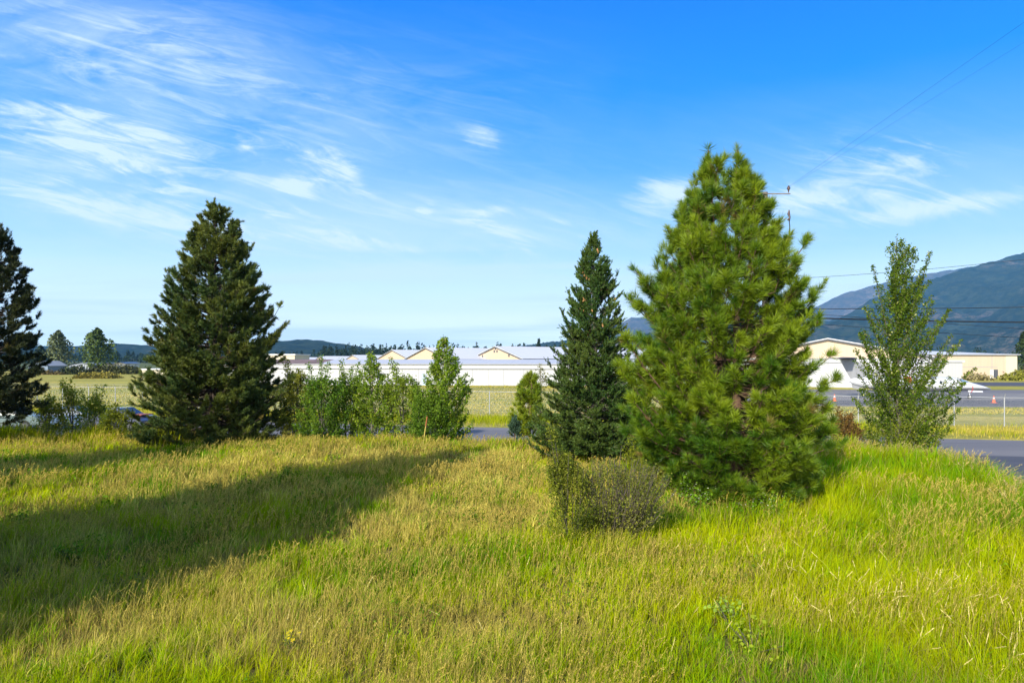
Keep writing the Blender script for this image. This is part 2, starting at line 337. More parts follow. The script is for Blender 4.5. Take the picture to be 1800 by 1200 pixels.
# ---------------------------------------------------------------- hills
def hillmat(name, c1, c2, c3, sc_):
    m_ = bpy.data.materials.new(name); m_.use_nodes = True; t = NT(m_.node_tree); b = t.n['Principled BSDF']
    P = t.node('ShaderNodeNewGeometry').outputs['Position']
    f = t.noise(P, sc_ * 9, 5, 0.75); g = t.noise(P, sc_, 6, 0.6); h = t.noise(P, sc_ * 30, 3, 0.8)
    cx = t.mix(t.rng(f, 0.40, 0.60), c1, c2); cx = t.mix(t.m('MULTIPLY', t.rng(g, 0.52, 0.64), t.rng(f, 0.45, 0.6)), cx, c3)
    cx = t.mix(t.m('MULTIPLY', t.rng(h, 0.45, 0.6), 0.5), cx, tuple(x * 0.35 for x in c1))
    t.l.new(cx, b.inputs['Base Color']); b.inputs['Roughness'].default_value = 1; b.inputs['Specular IOR Level'].default_value = 0
    return m_
def hill(name, ridge, Yr, Yb, m_, amp, seed, nu=260, nv=70, back=1.35, tree=9.0):
    xs = np.array([p[0] for p in ridge], float); ys = np.array([p[1] for p in ridge], float)
    u = np.linspace(xs[0], xs[-1], nu); top = (632 - np.interp(u, xs, ys)) / 1200 * Yr + CZ
    v = np.linspace(0, 1, nv); vb = np.linspace(1, back, 10)[1:]
    rows = []
    Xr = (u - 900) / 1200 * Yr
    for q in np.concatenate([v, vb]):
        if q <= 1:
            Y = Yb + (Yr - Yb) * q; z = top * (q ** 0.9) * (0.25 + 0.75 * q)
        else:
            Y = Yr * q; z = top * (1 - (q - 1) / (back - 1)) ** 1.5
        X = Xr * (0.35 + 0.65 * min(q, 1)) / 1.0 if False else Xr
        Ya = np.full(nu, Y)
        w_ = (1 - abs(2 * min(q, 1) - 1) ** 2) if q <= 1 else 0
        n1 = smooth_noise(X, Ya, Yr * 0.10, seed) - 0.5; n2 = smooth_noise(X, Ya, Yr * 0.035, seed + 1) - 0.5
        z = z + w_ * amp * (1.2 * n1 + 0.5 * n2)
        r_ = np.random.default_rng(seed * 77 + int(q * 1000)); z = z + tree * (r_.random(nu) - 0.5) * (q > 0.1) + tree * .7 * (smooth_noise(X, Ya, Yr * .012, seed + 5) - .5)
        if q == 0 or q == vb[-1]: z = np.full(nu, -0.8)
        rows.append(np.stack([X, Ya, np.maximum(z, -0.8)], 1))
    n_ = len(rows); V_ = np.concatenate(rows); ii = np.arange(n_ * nu).reshape(n_, nu)
    F_ = np.stack([ii[:-1, :-1], ii[:-1, 1:], ii[1:, 1:], ii[1:, :-1]], -1).reshape(-1, 4)
    return tag(nmesh(name, V_, F_, m_, smooth=False), kind='structure')
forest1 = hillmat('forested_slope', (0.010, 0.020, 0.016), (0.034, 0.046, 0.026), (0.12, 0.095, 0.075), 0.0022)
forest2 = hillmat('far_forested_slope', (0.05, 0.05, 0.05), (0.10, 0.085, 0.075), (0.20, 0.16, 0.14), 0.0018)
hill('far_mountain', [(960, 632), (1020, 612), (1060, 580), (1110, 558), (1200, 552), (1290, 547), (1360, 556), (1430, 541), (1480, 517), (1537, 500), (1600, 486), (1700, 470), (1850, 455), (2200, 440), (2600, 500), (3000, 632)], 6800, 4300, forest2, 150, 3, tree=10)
hill('mountain', [(1000, 632), (1120, 610), (1290, 592), (1430, 574), (1490, 553), (1537, 523), (1590, 508), (1640, 490), (1700, 471), (1760, 455), (1800, 445), (1950, 412), (2200, 402), (2600, 408), (3200, 440), (3800, 632)], 4200, 1500, forest1, 190, 5, nu=460, nv=110, tree=13)
hill('west_hills', [(-1500, 620), (-900, 596), (-300, 600), (50, 607), (130, 609), (200, 603), (250, 606), (300, 611), (380, 608), (430, 603), (480, 599), (540, 597), (580, 601), (620, 607), (660, 614), (720, 619), (800, 628), (860, 634)], 2600, 1500, forest1, 14, 8, tree=5)
hill('north_hill', [(700, 632), (800, 622), (860, 612), (920, 607), (960, 601), (985, 599), (1030, 594), (1090, 590), (1150, 600), (1300, 632)], 3300, 2300, forest1, 20, 11, tree=6)

# ---------------------------------------------------------------- foliage generators
def unit(a): return a / np.maximum(np.linalg.norm(a, axis=-1, keepdims=True), 1e-9)
def perp_frame(d):
    h = np.where(np.abs(d[:, 2:3]) < 0.9, np.array([[0, 0, 1.0]]), np.array([[1.0, 0, 0]])); a = unit(np.cross(d, h)); return a, np.cross(d, a)
def needles(base, d, L, n, nl, wd, a0, a1, cols, rng, droop=0.0):
    """n needles on each shoot; each needle one sliver"""
    N = len(base); a, b_ = perp_frame(d); rp = lambda x: np.repeat(x, n, axis=0)
    t = rng.random(N * n); az = rng.random(N * n) * 2 * math.pi; an = a0 + (a1 - a0) * rng.random(N * n)
    an = an * (1.15 - 0.75 * t)
    D = rp(d); side = rp(a) * np.cos(az)[:, None] + rp(b_) * np.sin(az)[:, None]
    nd = D * np.cos(an)[:, None] + side * np.sin(an)[:, None]; nd[:, 2] -= droop; nd = unit(nd)
    o = rp(base) + D * (rp(L[:, None]) * t[:, None]); ln = nl * (0.75 + 0.5 * rng.random(N * n)) * rp(0.62 + 0.6 * rng.random(N))
    s_ = unit(np.cross(nd, unit(rng.normal(size=(N * n, 3))))) * (wd * 0.5)
    tip = o + nd * ln[:, None]; midp = o + nd * (ln * 0.35)[:, None]
    V_ = np.stack([o, midp + s_, tip, midp - s_], 1).reshape(-1, 3)
    F_ = np.arange(N * n * 4).reshape(-1, 4)
    c = rp(cols) * (0.75 + 0.5 * rng.random((N * n, 1)))
    C_ = np.repeat(c, 4, axis=0)
    return V_, F_, C_
def leaves(pos, size, cols, rng, up=0.35, asp=0.62):
    N = len(pos); nrm = rng.normal(size=(N, 3)); nrm[:, 2] += up * 2; nrm = unit(nrm); a, b_ = perp_frame(nrm)
    az = rng.random(N) * 2 * math.pi; ax = a * np.cos(az)[:, None] + b_ * np.sin(az)[:, None]; bx = np.cross(nrm, ax)
    s = (size * (0.6 + 0.8 * rng.random(N)))[:, None]
    V_ = np.stack([pos, pos + ax * s * 0.5 + bx * s * asp * 0.5 + nrm * s * .12, pos + ax * s, pos + ax * s * 0.5 - bx * s * asp * 0.5 + nrm * s * .12], 1).reshape(-1, 3)
    C_ = np.repeat(cols * (0.7 + 0.6 * rng.random((N, 1))), 4, axis=0)
    return V_, np.arange(N * 4).reshape(-1, 4), C_
def tubes(paths, rad, k=4):
    """paths (n,m,3), rad (n,m) -> quads"""
    n, m_, _ = paths.shape; d = np.empty_like(paths); d[:, 1:-1] = paths[:, 2:] - paths[:, :-2]; d[:, 0] = paths[:, 1] - paths[:, 0]; d[:, -1] = paths[:, -1] - paths[:, -2]
    d = unit(d.reshape(-1, 3)); a, b_ = perp_frame(d); p = paths.reshape(-1, 3); r = rad.reshape(-1, 1)
    ring = np.stack([p + r * (a * math.cos(2 * math.pi * j / k) + b_ * math.sin(2 * math.pi * j / k)) for j in range(k)], 1)
    V_ = ring.reshape(-1, 3); id_ = np.arange(n * m_ * k).reshape(n, m_, k)
    F_ = np.stack([id_[:, :-1, :], np.roll(id_, -1, 2)[:, :-1, :], np.roll(id_, -1, 2)[:, 1:, :], id_[:, 1:, :]], -1).reshape(-1, 4)
    return V_, F_
def env_from(prof, Y, px0, z0):
    """outline rows (y, left, right) in photo pixels at depth Y -> z, centre offset and radius, in metres about the trunk's foot"""
    pr = sorted(prof, key=lambda r: -r[0]); z = np.array([Z_(p[0], Y) - z0 for p in pr])
    xl = np.array([X_(p[1], Y) - X_(px0, Y) for p in pr]); xr = np.array([X_(p[2], Y) - X_(px0, Y) for p in pr])
    return z, (xl + xr) / 2, (xr - xl) / 2
def skeleton(env, trunks, nb, rng, rise_top=0.9, rise_low=-0.05, seg=7, inner=0.0, rough=0.22, upcurve=0.25, zlow=None):
    """branches from the trunk(s) to the outline: returns paths (nb,seg,3)"""
    z, cx, rr = env; H = z[-1]; lo = z[0] if zlow is None else zlow
    zz = np.linspace(lo, H * 0.985, 400); wgt = np.interp(zz, z, rr) ** 0.95 + 0.22 + 0.8 * (zz > 0.72 * H) * (zz < 0.99 * H); wgt /= wgt.sum()
    ze = rng.choice(zz, nb, p=wgt) + rng.normal(0, 0.04, nb); ph = (np.arange(nb) * 2.39996 + rng.random(nb) * 0.9)
    r = np.interp(ze, z, rr); c = np.interp(ze, z, cx)
    rough = rough * np.clip(1.25 - 0.6 * ze / H, 0.5, 1.2); lump = smooth_noise(ph * 1.3 + ze * 0.2, ze * 1.6, 0.8, int(rng.integers(1e6)))
    k = 1 - rough + 1.6 * rough * lump + rng.normal(0, rough * 0.25, nb); k = np.clip(k, 0.3, 1.12)
    end = np.stack([c + r * k * np.cos(ph), r * k * np.sin(ph) * 0.92, ze], 1)
    f = np.clip(ze / H, 0, 1); blen = np.hypot(end[:, 0] - c * 0, end[:, 1])
    rise = (rise_low + (rise_top - rise_low) * f) * np.maximum(blen, 0.15)
    zs = np.clip(ze - rise, 0.15, H * 0.99)
    ti = rng.integers(0, len(trunks), nb) if len(trunks) > 1 else np.zeros(nb, int)
    if len(trunks) > 1:
        dd = np.stack([np.abs(np.interp(zs, T[:, 2], T[:, 0]) - end[:, 0]) for T in trunks], 1); ti = dd.argmin(1)
    st = np.zeros((nb, 3))
    for q, T in enumerate(trunks):
        mk = ti == q; zq = np.minimum(zs[mk], T[-1, 2] - 0.05)
        st[mk] = np.stack([np.interp(zq, T[:, 2], T[:, 0]), np.interp(zq, T[:, 2], T[:, 1]), zq], 1)
    s = np.linspace(0, 1, seg)[None, :, None]
    P_ = st[:, None] * (1 - s) + end[:, None] * s
    L = np.linalg.norm(end - st, axis=1)
    P_[:, :, 2] -= (upcurve * L[:, None] * (np.sin(np.linspace(0, 1, seg) * math.pi)[None] * 0.55))
    P_[:, 1:-1] += rng.normal(0, 0.02, (nb, seg - 2, 3)) * L[:, None, None]
    return P_, L
def along(P_, i, s):
    seg = P_.shape[1]; q = s * (seg - 1); a = np.minimum(q.astype(int), seg - 2); f = (q - a)[:, None]
    p = P_[i, a] * (1 - f) + P_[i, a + 1] * f; d = unit(P_[i, a + 1] - P_[i, a]); return p, d
def trunk_path(xs, H, rng, n=12, wob=0.03):
    z = np.linspace(-0.25, H, n); x = np.interp(z, [p[0] for p in xs], [p[1] for p in xs]); y = rng.normal(0, wob, n)
    return np.stack([x + rng.normal(0, wob * .5, n), y, z], 1)
def conifer(name, label, cat, prof, Y, px0, z0, rng, nb, per, kind, cols, trunks=None, bark='bark', group=None, extra=None, rough=0.22, rise=(0.9, -0.05), zlow=None, loc=None):
    """kind: dict with shoot length, needle count, needle length, width, angles"""
    env = env_from(prof, Y, px0, z0); env = (env[0], env[1], env[2] * kind.get('shrink', 1.0)); H = env[0][-1]
    root = empty(name, loc or (X_(px0, Y), Y, z0), 0, label, cat, group)
    T = [trunk_path(xs, h * H, rng) for xs, h, _ in (trunks or [([(0, 0), (H, env[1][-1])], 1.0, 1.0)])]
    for q, tp in enumerate(T):
        r0 = 0.022 * H * (trunks[q][2] if trunks else 1)
        V_, F_ = tubes(tp[None], np.linspace(r0, 0.012, len(tp))[None] , 9)
        nmesh('trunk', V_, F_, M[bark], root, smooth=True)
    P_, L = skeleton(env, T, nb, rng, rise[0], rise[1], rough=rough, zlow=zlow, upcurve=kind.get('up', 0.25))
    if extra is not None:
        ex = []
        for (zs, ex_, ey_, ze) in extra:
            a = np.array([np.interp(zs, T[0][:, 2], T[0][:, 0]), 0, zs]); b_ = np.array([ex_, ey_, ze]); s = np.linspace(0, 1, 7)[:, None]
            p = a * (1 - s) + b_ * s; p[:, 2] -= np.sin(s[:, 0] * math.pi) * 0.18 * np.linalg.norm(b_ - a); ex.append(p)
        P_ = np.concatenate([P_, np.array(ex)]); L = np.concatenate([L, np.linalg.norm(P_[-len(ex):, -1] - P_[-len(ex):, 0], axis=1)]); nb = len(P_)
    rb = (0.004 + 0.0085 * L)[:, None] * np.linspace(1, 0.28, P_.shape[1])[None]
    # twigs
    nt = np.maximum(2, (per * L).astype(int)); i = np.repeat(np.arange(nb), nt); N = len(i)
    s = kind.get('s0', 0.30) + (1 - kind.get('s0', 0.30)) * rng.random(N) ** 0.75; p, d = along(P_, i, s)
    a, b_ = perp_frame(d); side = rng.choice([-1.0, 1.0], N)[:, None]
    td = unit(d * (0.75 + 0.3 * rng.random((N, 1))) + a * side * (0.4 + 0.6 * rng.random((N, 1))) + np.array([0, 0, 1.0]) * kind.get('lift', 0.3) + rng.normal(0, 0.22, (N, 3)))
    tl = kind['tw'] * (0.35 + 0.65 * rng.random(N)) * np.clip(1.25 - s * 0.75, 0.25, 1) * np.clip(L[i] / 1.2, 0.4, 1)
    e = p + td * tl[:, None]
    tw = np.stack([p, (p + e) / 2 + np.array([0, 0, -0.02]), e], 1)
    V1, F1 = tubes(P_, rb, 5); V2, F2 = tubes(tw, np.full((N, 3), 0.0065) * np.array([1.2, 1, .7]), 3)
    nmesh('branches', np.concatenate([V1, V2]), np.concatenate([F1, F2 + len(V1)]), M[bark], root)
    # shoots: one at the twig's end, more along it, one at each branch tip
    k = kind['k']; bi = np.repeat(np.arange(N), k); ss = rng.random(N * k); ss[::k] = 1.0
    bp = p[bi] * (1 - ss)[:, None] + e[bi] * ss[:, None]
    sd = unit(td[bi] + rng.normal(0, 0.35, (N * k, 3)) + np.array([0, 0, kind.get('lift', 0.3)]))
    tipd = unit(P_[:, -1] - P_[:, -2] + np.array([0, 0, 0.1])); bp = np.concatenate([bp, P_[:, -1]]); sd = np.concatenate([sd, tipd])
    for tp in T:  # leader
        q = np.linspace(0, 1, 7)[:, None]; bp = np.concatenate([bp, tp[-1] * q + (tp[-1] - [0, 0, 0.7]) * (1 - q)]); sd = np.concatenate([sd, np.tile([[0, 0, 1.0]], (7, 1)) + rng.normal(0, .25, (7, 3))])
    sd = unit(sd); n_ = len(bp)
    mixv = smooth_noise(bp[:, 0] * 1.0 + bp[:, 1] * .5, bp[:, 2], 0.7, int(rng.integers(1e6)))[:, None]; mixv = np.clip(mixv + rng.normal(0, 0.25, (n_, 1)), 0, 1)
    c = np.array(cols[0]) * (1 - mixv) + np.array(cols[1]) * mixv
    old = rng.random(n_) < kind.get('brown', 0.0); c[old] = np.array([0.17, 0.13, 0.03])
    V_, F_, C_ = needles(bp - sd * kind['sl'] * 0.5, sd, np.full(n_, kind['sl']) * (0.7 + 0.6 * rng.random(n_)), kind['n'], kind['nl'], kind['w'], R(kind['a'][0]), R(kind['a'][1]), c, rng, kind.get('droop', 0))
    nmesh('crown', V_, F_, M[kind['mat']], root, cols=C_)
    return root, bp
def broadleaf(name, label, cat, prof, Y, px0, z0, rng, nb, per, size, cols, sigma=0.10, bark='bark_grey', group=None, ntr=1, rise=(1.4, 0.7), rough=0.3, s0=0.35, tr=0.012, zlow=None, extra=None, up=.3):
    env = env_from(prof, Y, px0, z0); H = env[0][-1]
    root = empty(name, (X_(px0, Y), Y, z0), 0, label, cat, group)
    T = []
    for q in range(ntr):
        xt = env[1][-1] if q == 0 else rng.uniform(-1, 1) * env[2].max() * 0.7; h = H if q == 0 else min(np.interp(abs(xt), [0, env[2].max()], [0.95, 0.6]) * H, H)
        T.append(trunk_path([(0, xt * (0.25 if ntr > 1 else 0)), (h, xt)], h, rng, wob=0.02 * H / 3))
    for q, tp in enumerate(T):
        V_, F_ = tubes(tp[None], np.linspace(tr * H * (1 if q == 0 else .6), 0.006, len(tp))[None], 7); nmesh('trunk' if ntr == 1 else 'stem', V_, F_, M[bark], root, smooth=True)
    P_, L = skeleton(env, T, nb, rng, rise[0], rise[1], rough=rough, upcurve=0.12, zlow=zlow)
    if extra is not None:
        ex = []
        for (zs, ex_, ey_, ze) in extra:
            a = np.array([np.interp(zs, T[0][:, 2], T[0][:, 0]), 0, zs]); b_ = np.array([ex_, ey_, ze]); s = np.linspace(0, 1, 7)[:, None]; ex.append(a * (1 - s) + b_ * s)
        P_ = np.concatenate([P_, np.array(ex)]); L = np.linalg.norm(P_[:, -1] - P_[:, 0], axis=1); nb = len(P_)
    V1, F1 = tubes(P_, (0.003 + 0.006 * L)[:, None] * np.linspace(1, 0.3, P_.shape[1])[None], 4)
    nmesh('branches', V1, F1, M[bark], root)
    nt = np.maximum(5, (per * L).astype(int)); i = np.repeat(np.arange(nb), nt); N = len(i); s = s0 + (1.03 - s0) * rng.random(N) ** 0.8
    p, d = along(P_, i, np.clip(s, 0, 1)); p = p + rng.normal(0, 1, (N, 3)) * (sigma * (1.2 - 0.8 * np.clip(s, 0, 1)))[:, None]
    extra_p = []
    for tp in T:
        q = rng.random(60); extra_p.append(tp[-1] * (1 - q)[:, None] + (tp[-3]) * q[:, None] + rng.normal(0, sigma * .6, (60, 3)))
    p = np.concatenate([p] + extra_p); p = p[p[:, 2] > 0.02]
    mv = np.clip(smooth_noise(p[:, 0] + p[:, 1], p[:, 2], 0.5, int(rng.integers(1e6))) + rng.normal(0, 0.3, len(p)), 0, 1)[:, None]
    c = np.array(cols[0]) * (1 - mv) + np.array(cols[1]) * mv
    if len(cols) > 2: c[rng.random(len(c)) < 0.06] = np.array(cols[2])
    V_, F_, C_ = leaves(p, size, c, rng, up)
    nmesh('foliage', V_, F_, M['leaf'], root, cols=C_)
    return root
#@@TREES
PINE = dict(sl=0.09, shrink=0.95, n=62, nl=0.195, w=0.0092, a=(10, 80), tw=0.46, k=2, mat='needle', lift=0.35, brown=0.018, s0=0.44, droop=0.05)
DARKP = dict(sl=0.16, n=40, nl=0.15, w=0.020, a=(15, 75), tw=0.55, k=3, mat='needle_dark', lift=0.30, brown=0.01, s0=0.30)
SPRUCE = dict(sl=0.20, n=30, nl=0.050, w=0.020, a=(40, 75), tw=0.34, k=4, mat='needle_dark', lift=0.25, s0=0.22, up=0.1)

rg = np.random.default_rng(11)
# the big two-topped pine
pf = [(276, 1246, 1290), (295, 1232, 1310), (325, 1216, 1330), (360, 1198, 1346), (400, 1182, 1366), (450, 1168, 1384), (500, 1140, 1412), (560, 1124, 1415), (620, 1108, 1412), (680, 1098, 1425), (740, 1104, 1442), (800, 1136, 1440), (845, 1192, 1415), (878, 1245, 1375)]
Yp = 15.0; zb = float(terrain(X_(1290, Yp), Yp)); kx = Yp / 1200
ex = [(4.2, (1112 - 1290) * kx, -0.3, Z_(478, Yp) - zb), (3.6, (1106 - 1290) * kx, 0.3, Z_(520, Yp) - zb), (2.6, (1436 - 1290) * kx, -0.7, Z_(625, Yp) - zb), (2.3, (1448 - 1290) * kx, -0.5, Z_(665, Yp) - zb),
      (4.2, (1412 - 1290) * kx, -0.2, Z_(425, Yp) - zb), (4.0, (1388 - 1290) * kx, 0.2, Z_(420, Yp) - zb), (1.6, (1092 - 1290) * kx, -0.3, Z_(660, Yp) - zb), (1.3, (1462 - 1290) * kx, 0, Z_(740, Yp) - zb),
      (2.0, (1090 - 1290) * kx, -0.8, Z_(600, Yp) - zb), (3.2, (1434 - 1290) * kx, -0.4, Z_(500, Yp) - zb), (1.2, (1100 - 1290) * kx, -1.0, Z_(700, Yp) - zb)]
Hp = Z_(250, Yp) - zb
big, _ = conifer('pine_tree', 'tall bright green long needled pine with two pointed tops', 'pine tree', pf, Yp, 1290, zb, rg, 600, 4.8, PINE,
    [(0.050, 0.125, 0.005), (0.20, 0.27, 0.008)], trunks=[([(0, -0.05), (2.5, -0.25), (Hp, (1245 - 1290) * kx)], 1.02, 1.0), ([(0, 0.08), (3, 0.05), (Hp, (1296 - 1290) * kx)], 1.02, 0.8)], extra=ex, rough=0.32, rise=(0.95, -0.02))
# dark pine on the left
pf = [(356, 370, 386), (390, 350, 415), (430, 335, 428), (470, 322, 440), (500, 305, 458), (540, 290, 468), (580, 280, 478), (620, 268, 482), (660, 262, 486), (700, 255, 492), (740, 240, 492), (768, 250, 480)]
Yl = 27.0; zl = float(terrain(X_(375, Yl), Yl)); kx = Yl / 1200
exl = [(3.9, (292 - 375) * kx, 0, Z_(476, Yl) - zl), (3.7, (283 - 375) * kx, 0.4, Z_(515, Yl) - zl), (2.6, (492 - 375) * kx, 0, Z_(538, Yl) - zl), (2.4, (497 - 375) * kx, 0.2, Z_(570, Yl) - zl),
       (0.8, (232 - 375) * kx, 0, Z_(688, Yl) - zl), (0.9, (246 - 375) * kx, 0.4, Z_(695, Yl) - zl), (0.6, (225 - 375) * kx, -0.3, Z_(735, Yl) - zl), (1.2, (515 - 375) * kx, -0.3, Z_(668, Yl) - zl), (0.9, (505 - 375) * kx, -.5, Z_(690, Yl) - zl), (4.9, (440 - 375) * kx, 0, Z_(440, Yl) - zl)]
dark, _ = conifer('pine_tree', 'dark green bushy pine standing alone beside the thicket', 'pine tree', pf, Yl, 375, zl, rg, 600, 4.4, DARKP,
    [(0.045, 0.085, 0.018), (0.120, 0.140, 0.018)], bark='bark_dark', extra=exl, rough=0.30, rise=(0.85, -0.05))
# pine cut by the left edge; its shade is put into the needle colours
pf = [(398, -12, 14), (440, -45, 24), (490, -85, 36), (540, -110, 52), (600, -120, 52), (660, -125, 58), (700, -125, 56), (740, -110, 44)]
Yq = 25.0; zq = float(terrain(X_(-30, Yq), Yq))
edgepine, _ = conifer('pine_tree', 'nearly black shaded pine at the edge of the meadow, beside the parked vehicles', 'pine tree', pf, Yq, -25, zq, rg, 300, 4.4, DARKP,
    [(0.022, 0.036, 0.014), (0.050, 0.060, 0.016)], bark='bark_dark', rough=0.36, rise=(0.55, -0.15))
# spruce
pf = [(410, 1041, 1048), (440, 1030, 1056), (470, 1018, 1074), (500, 1010, 1082), (540, 1000, 1090), (600, 990, 1102), (640, 978, 1112), (700, 962, 1135), (750, 942, 1165), (795, 948, 1160)]
Ys = 22.0; zs = float(terrain(X_(1045, Ys), Ys)); kx = Ys / 1200
exs = [(2.2, (958 - 1045) * kx, -.2, Z_(632, Ys) - zs), (3.0, (972 - 1045) * kx, 0, Z_(615, Ys) - zs), (3.6, (987 - 1045) * kx, 0, Z_(548, Ys) - zs), (4.5, (998 - 1045) * kx, 0, Z_(512, Ys) - zs), (5.0, (1086 - 1045) * kx, 0, Z_(480, Ys) - zs), (5.3, (1016 - 1045) * kx, 0, Z_(485, Ys) - zs), (5.9, (1024 - 1045) * kx, 0, Z_(440, Ys) - zs),
       (0.5, (935 - 1045) * kx, -.5, Z_(745, Ys) - zs), (0.35, (925 - 1045) * kx, -.4, Z_(775, Ys) - zs)]
spr, sbp = conifer('spruce_tree', 'slim blue green spruce with a spiky cone hung top', 'spruce tree', pf, Ys, 1045, zs, rg, 620, 8.5, SPRUCE,
    [(0.038, 0.092, 0.016), (0.095, 0.140, 0.020)], bark='bark_grey', extra=exs, rough=0.22, rise=(1.1, 0.0))
hi = sbp[(sbp[:, 2] > 4.0) & (sbp[:, 1] < 0.0)]; cm = None
for q in range(22):
    p = hi[rg.integers(len(hi))]
    if cm is None:
        mb = MB(); mb.tube([(0, 0, 0.06), (0, 0, 0.02), (0, 0, -0.06), (0, 0, -0.10)], [0.015, 0.034, 0.028, 0.01], 7); cm = mb.build('cone', M['cone_brown'], spr); cm.location = p
    else:
        c = cm.copy(); col.objects.link(c); c.parent = spr; c.location = p; c.rotation_euler = (rg.normal(0, .4), rg.normal(0, .4), 0)
# small pine by the road
SP = dict(PINE); SP.update(s0=.2, nl=0.17, w=0.018, n=36, tw=0.25)
pf = [(655, 929, 937), (668, 922, 944), (690, 908, 950), (715, 900, 955), (740, 892, 958), (758, 898, 950)]
Yz = 26.5; zz_ = float(terrain(X_(930, Yz), Yz))
conifer('pine_sapling', 'bright young pine between the thicket and the spruce', 'young pine', pf, Yz, 931, zz_, rg, 110, 9, SP, [(0.12, 0.20, 0.012), (0.24, 0.29, 0.014)], rough=0.2)
pf = [(738, 903, 907), (750, 896, 914), (764, 894, 916)]
sps = dict(SPRUCE); sps.update(tw=0.12)
conifer('spruce_seedling', 'tiny blue green spruce seedling in the dry grass below the young pine', 'spruce seedling', pf, 24.5, 905, float(terrain(X_(905, 24.5), 24.5)), rg, 50, 12, sps, [(0.05, 0.10, 0.06), (0.08, 0.13, 0.06)], rough=0.2)
# pines outside the frame whose shadows cross the meadow
def shade_tree(x, y, s, rz, label):
    c = copy_tree(dark); c.location = (x, y, float(terrain(x, y)) - 0.05); c.scale = (s, s, s * 1.02); c.rotation_euler.z = rz
    tag(c, label, 'pine tree', 'pines outside the meadow'); return c
dark_h = 8.7
shade_tree(-10.5, 7.5, 1.12, 1.9, 'dark pine whose long shadow crosses the middle of the meadow')
shade_tree(-10.9, 3.0, 0.98, 4.0, 'dark pine whose shadow lies across the lower left of the meadow')
shade_tree(-19.3, 11.0, 1.12, 0.7, 'dark pine whose shadow falls on the lone pine and the weeds')
shade_tree(-29.8, 12.5, 1.25, 3.0, 'dark pine whose shadow falls on the edge pine')

# birch on the right
rb = np.random.default_rng(23)
G_ = [(0.060, 0.125, 0.010), (0.165, 0.225, 0.016), (0.45, 0.45, 0.16)]
pf = [(415, 1570, 1582), (440, 1560, 1606), (480, 1548, 1625), (520, 1545, 1632), (560, 1535, 1648), (600, 1525, 1665), (640, 1520, 1672), (680, 1518, 1672), (720, 1512, 1664), (760, 1515, 1650), (800, 1525, 1640)]
Yb = 27.0; zb2 = float(terrain(X_(1578, Yb), Yb)); kx = Yb / 1200
exb = [(3.0, (1668 - 1578) * kx, 0, Z_(545, Yb) - zb2), (2.2, (1690 - 1578) * kx, 0, Z_(598, Yb) - zb2), (1.9, (1705 - 1578) * kx, -.3, Z_(648, Yb) - zb2), (1.1, (1680 - 1578) * kx, -.2, Z_(700, Yb) - zb2), (4.2, (1634 - 1578) * kx, 0, Z_(445, Yb) - zb2), (4.0, (1535 - 1578) * kx, 0, Z_(470, Yb) - zb2), (2.4, (1512 - 1578) * kx, 0, Z_(585, Yb) - zb2), (2.0, (1504 - 1578) * kx, 0, Z_(615, Yb) - zb2), (1.0, (1500 - 1578) * kx, 0, Z_(700, Yb) - zb2), (3.4, (1520 - 1578) * kx, 0, Z_(540, Yb) - zb2)]
broadleaf('birch_tree', 'airy light green young birch in front of the white jet', 'birch tree', pf, Yb, 1578, zb2, rb, 200, 120, 0.080, G_, tr=.008, sigma=0.085, s0=0.10, rough=0.5, rise=(1.6, 0.8), extra=exb)
# thicket: two saplings and shrubs
def bl(name, label, cat, prof, Y, px0, nb, per, size, cols, **k):
    z0 = float(terrain(X_(px0, Y), Y)) - 0.05
    if name in ('shrub', 'bush') and 'extra' not in k:
        pr = sorted(prof); H = Z_(pr[0][0], Y) - z0; w_ = (max(q[2] for q in prof) - min(q[1] for q in prof)) / 2400 * Y
        k['extra'] = [(H * 0.3, float(rb.uniform(-1, 1)) * w_ * 0.8, float(rb.uniform(-.3, .3)), H * float(rb.uniform(0.85, 1.22))) for _ in range(5)]
    return broadleaf(name, label, cat, prof, Y, px0, z0, rb, nb, per, size, cols, **k)
bl('sapling', 'slender spire shaped sapling rising from the middle of the thicket', 'young tree', [(617, 649, 655), (640, 640, 666), (665, 632, 678), (690, 622, 690), (730, 620, 692), (772, 630, 685)], 27.4, 654, 120, 95, 0.08, [(0.13, 0.23, 0.014), (0.25, 0.32, 0.025), (0.4, 0.42, 0.18)], rough=0.35, zlow=0.3, sigma=.07)
bl('sapling', 'taller bushy sapling beside the leaning yellow stake', 'young tree', [(590, 777, 783), (615, 764, 797), (640, 756, 812), (670, 745, 828), (710, 742, 832), (745, 748, 828), (772, 765, 815)], 27.2, 782, 190, 95, 0.08, [(0.12, 0.23, 0.012), (0.24, 0.32, 0.022), (0.45, 0.46, 0.2)], rough=0.32, zlow=0.3, sigma=.07)
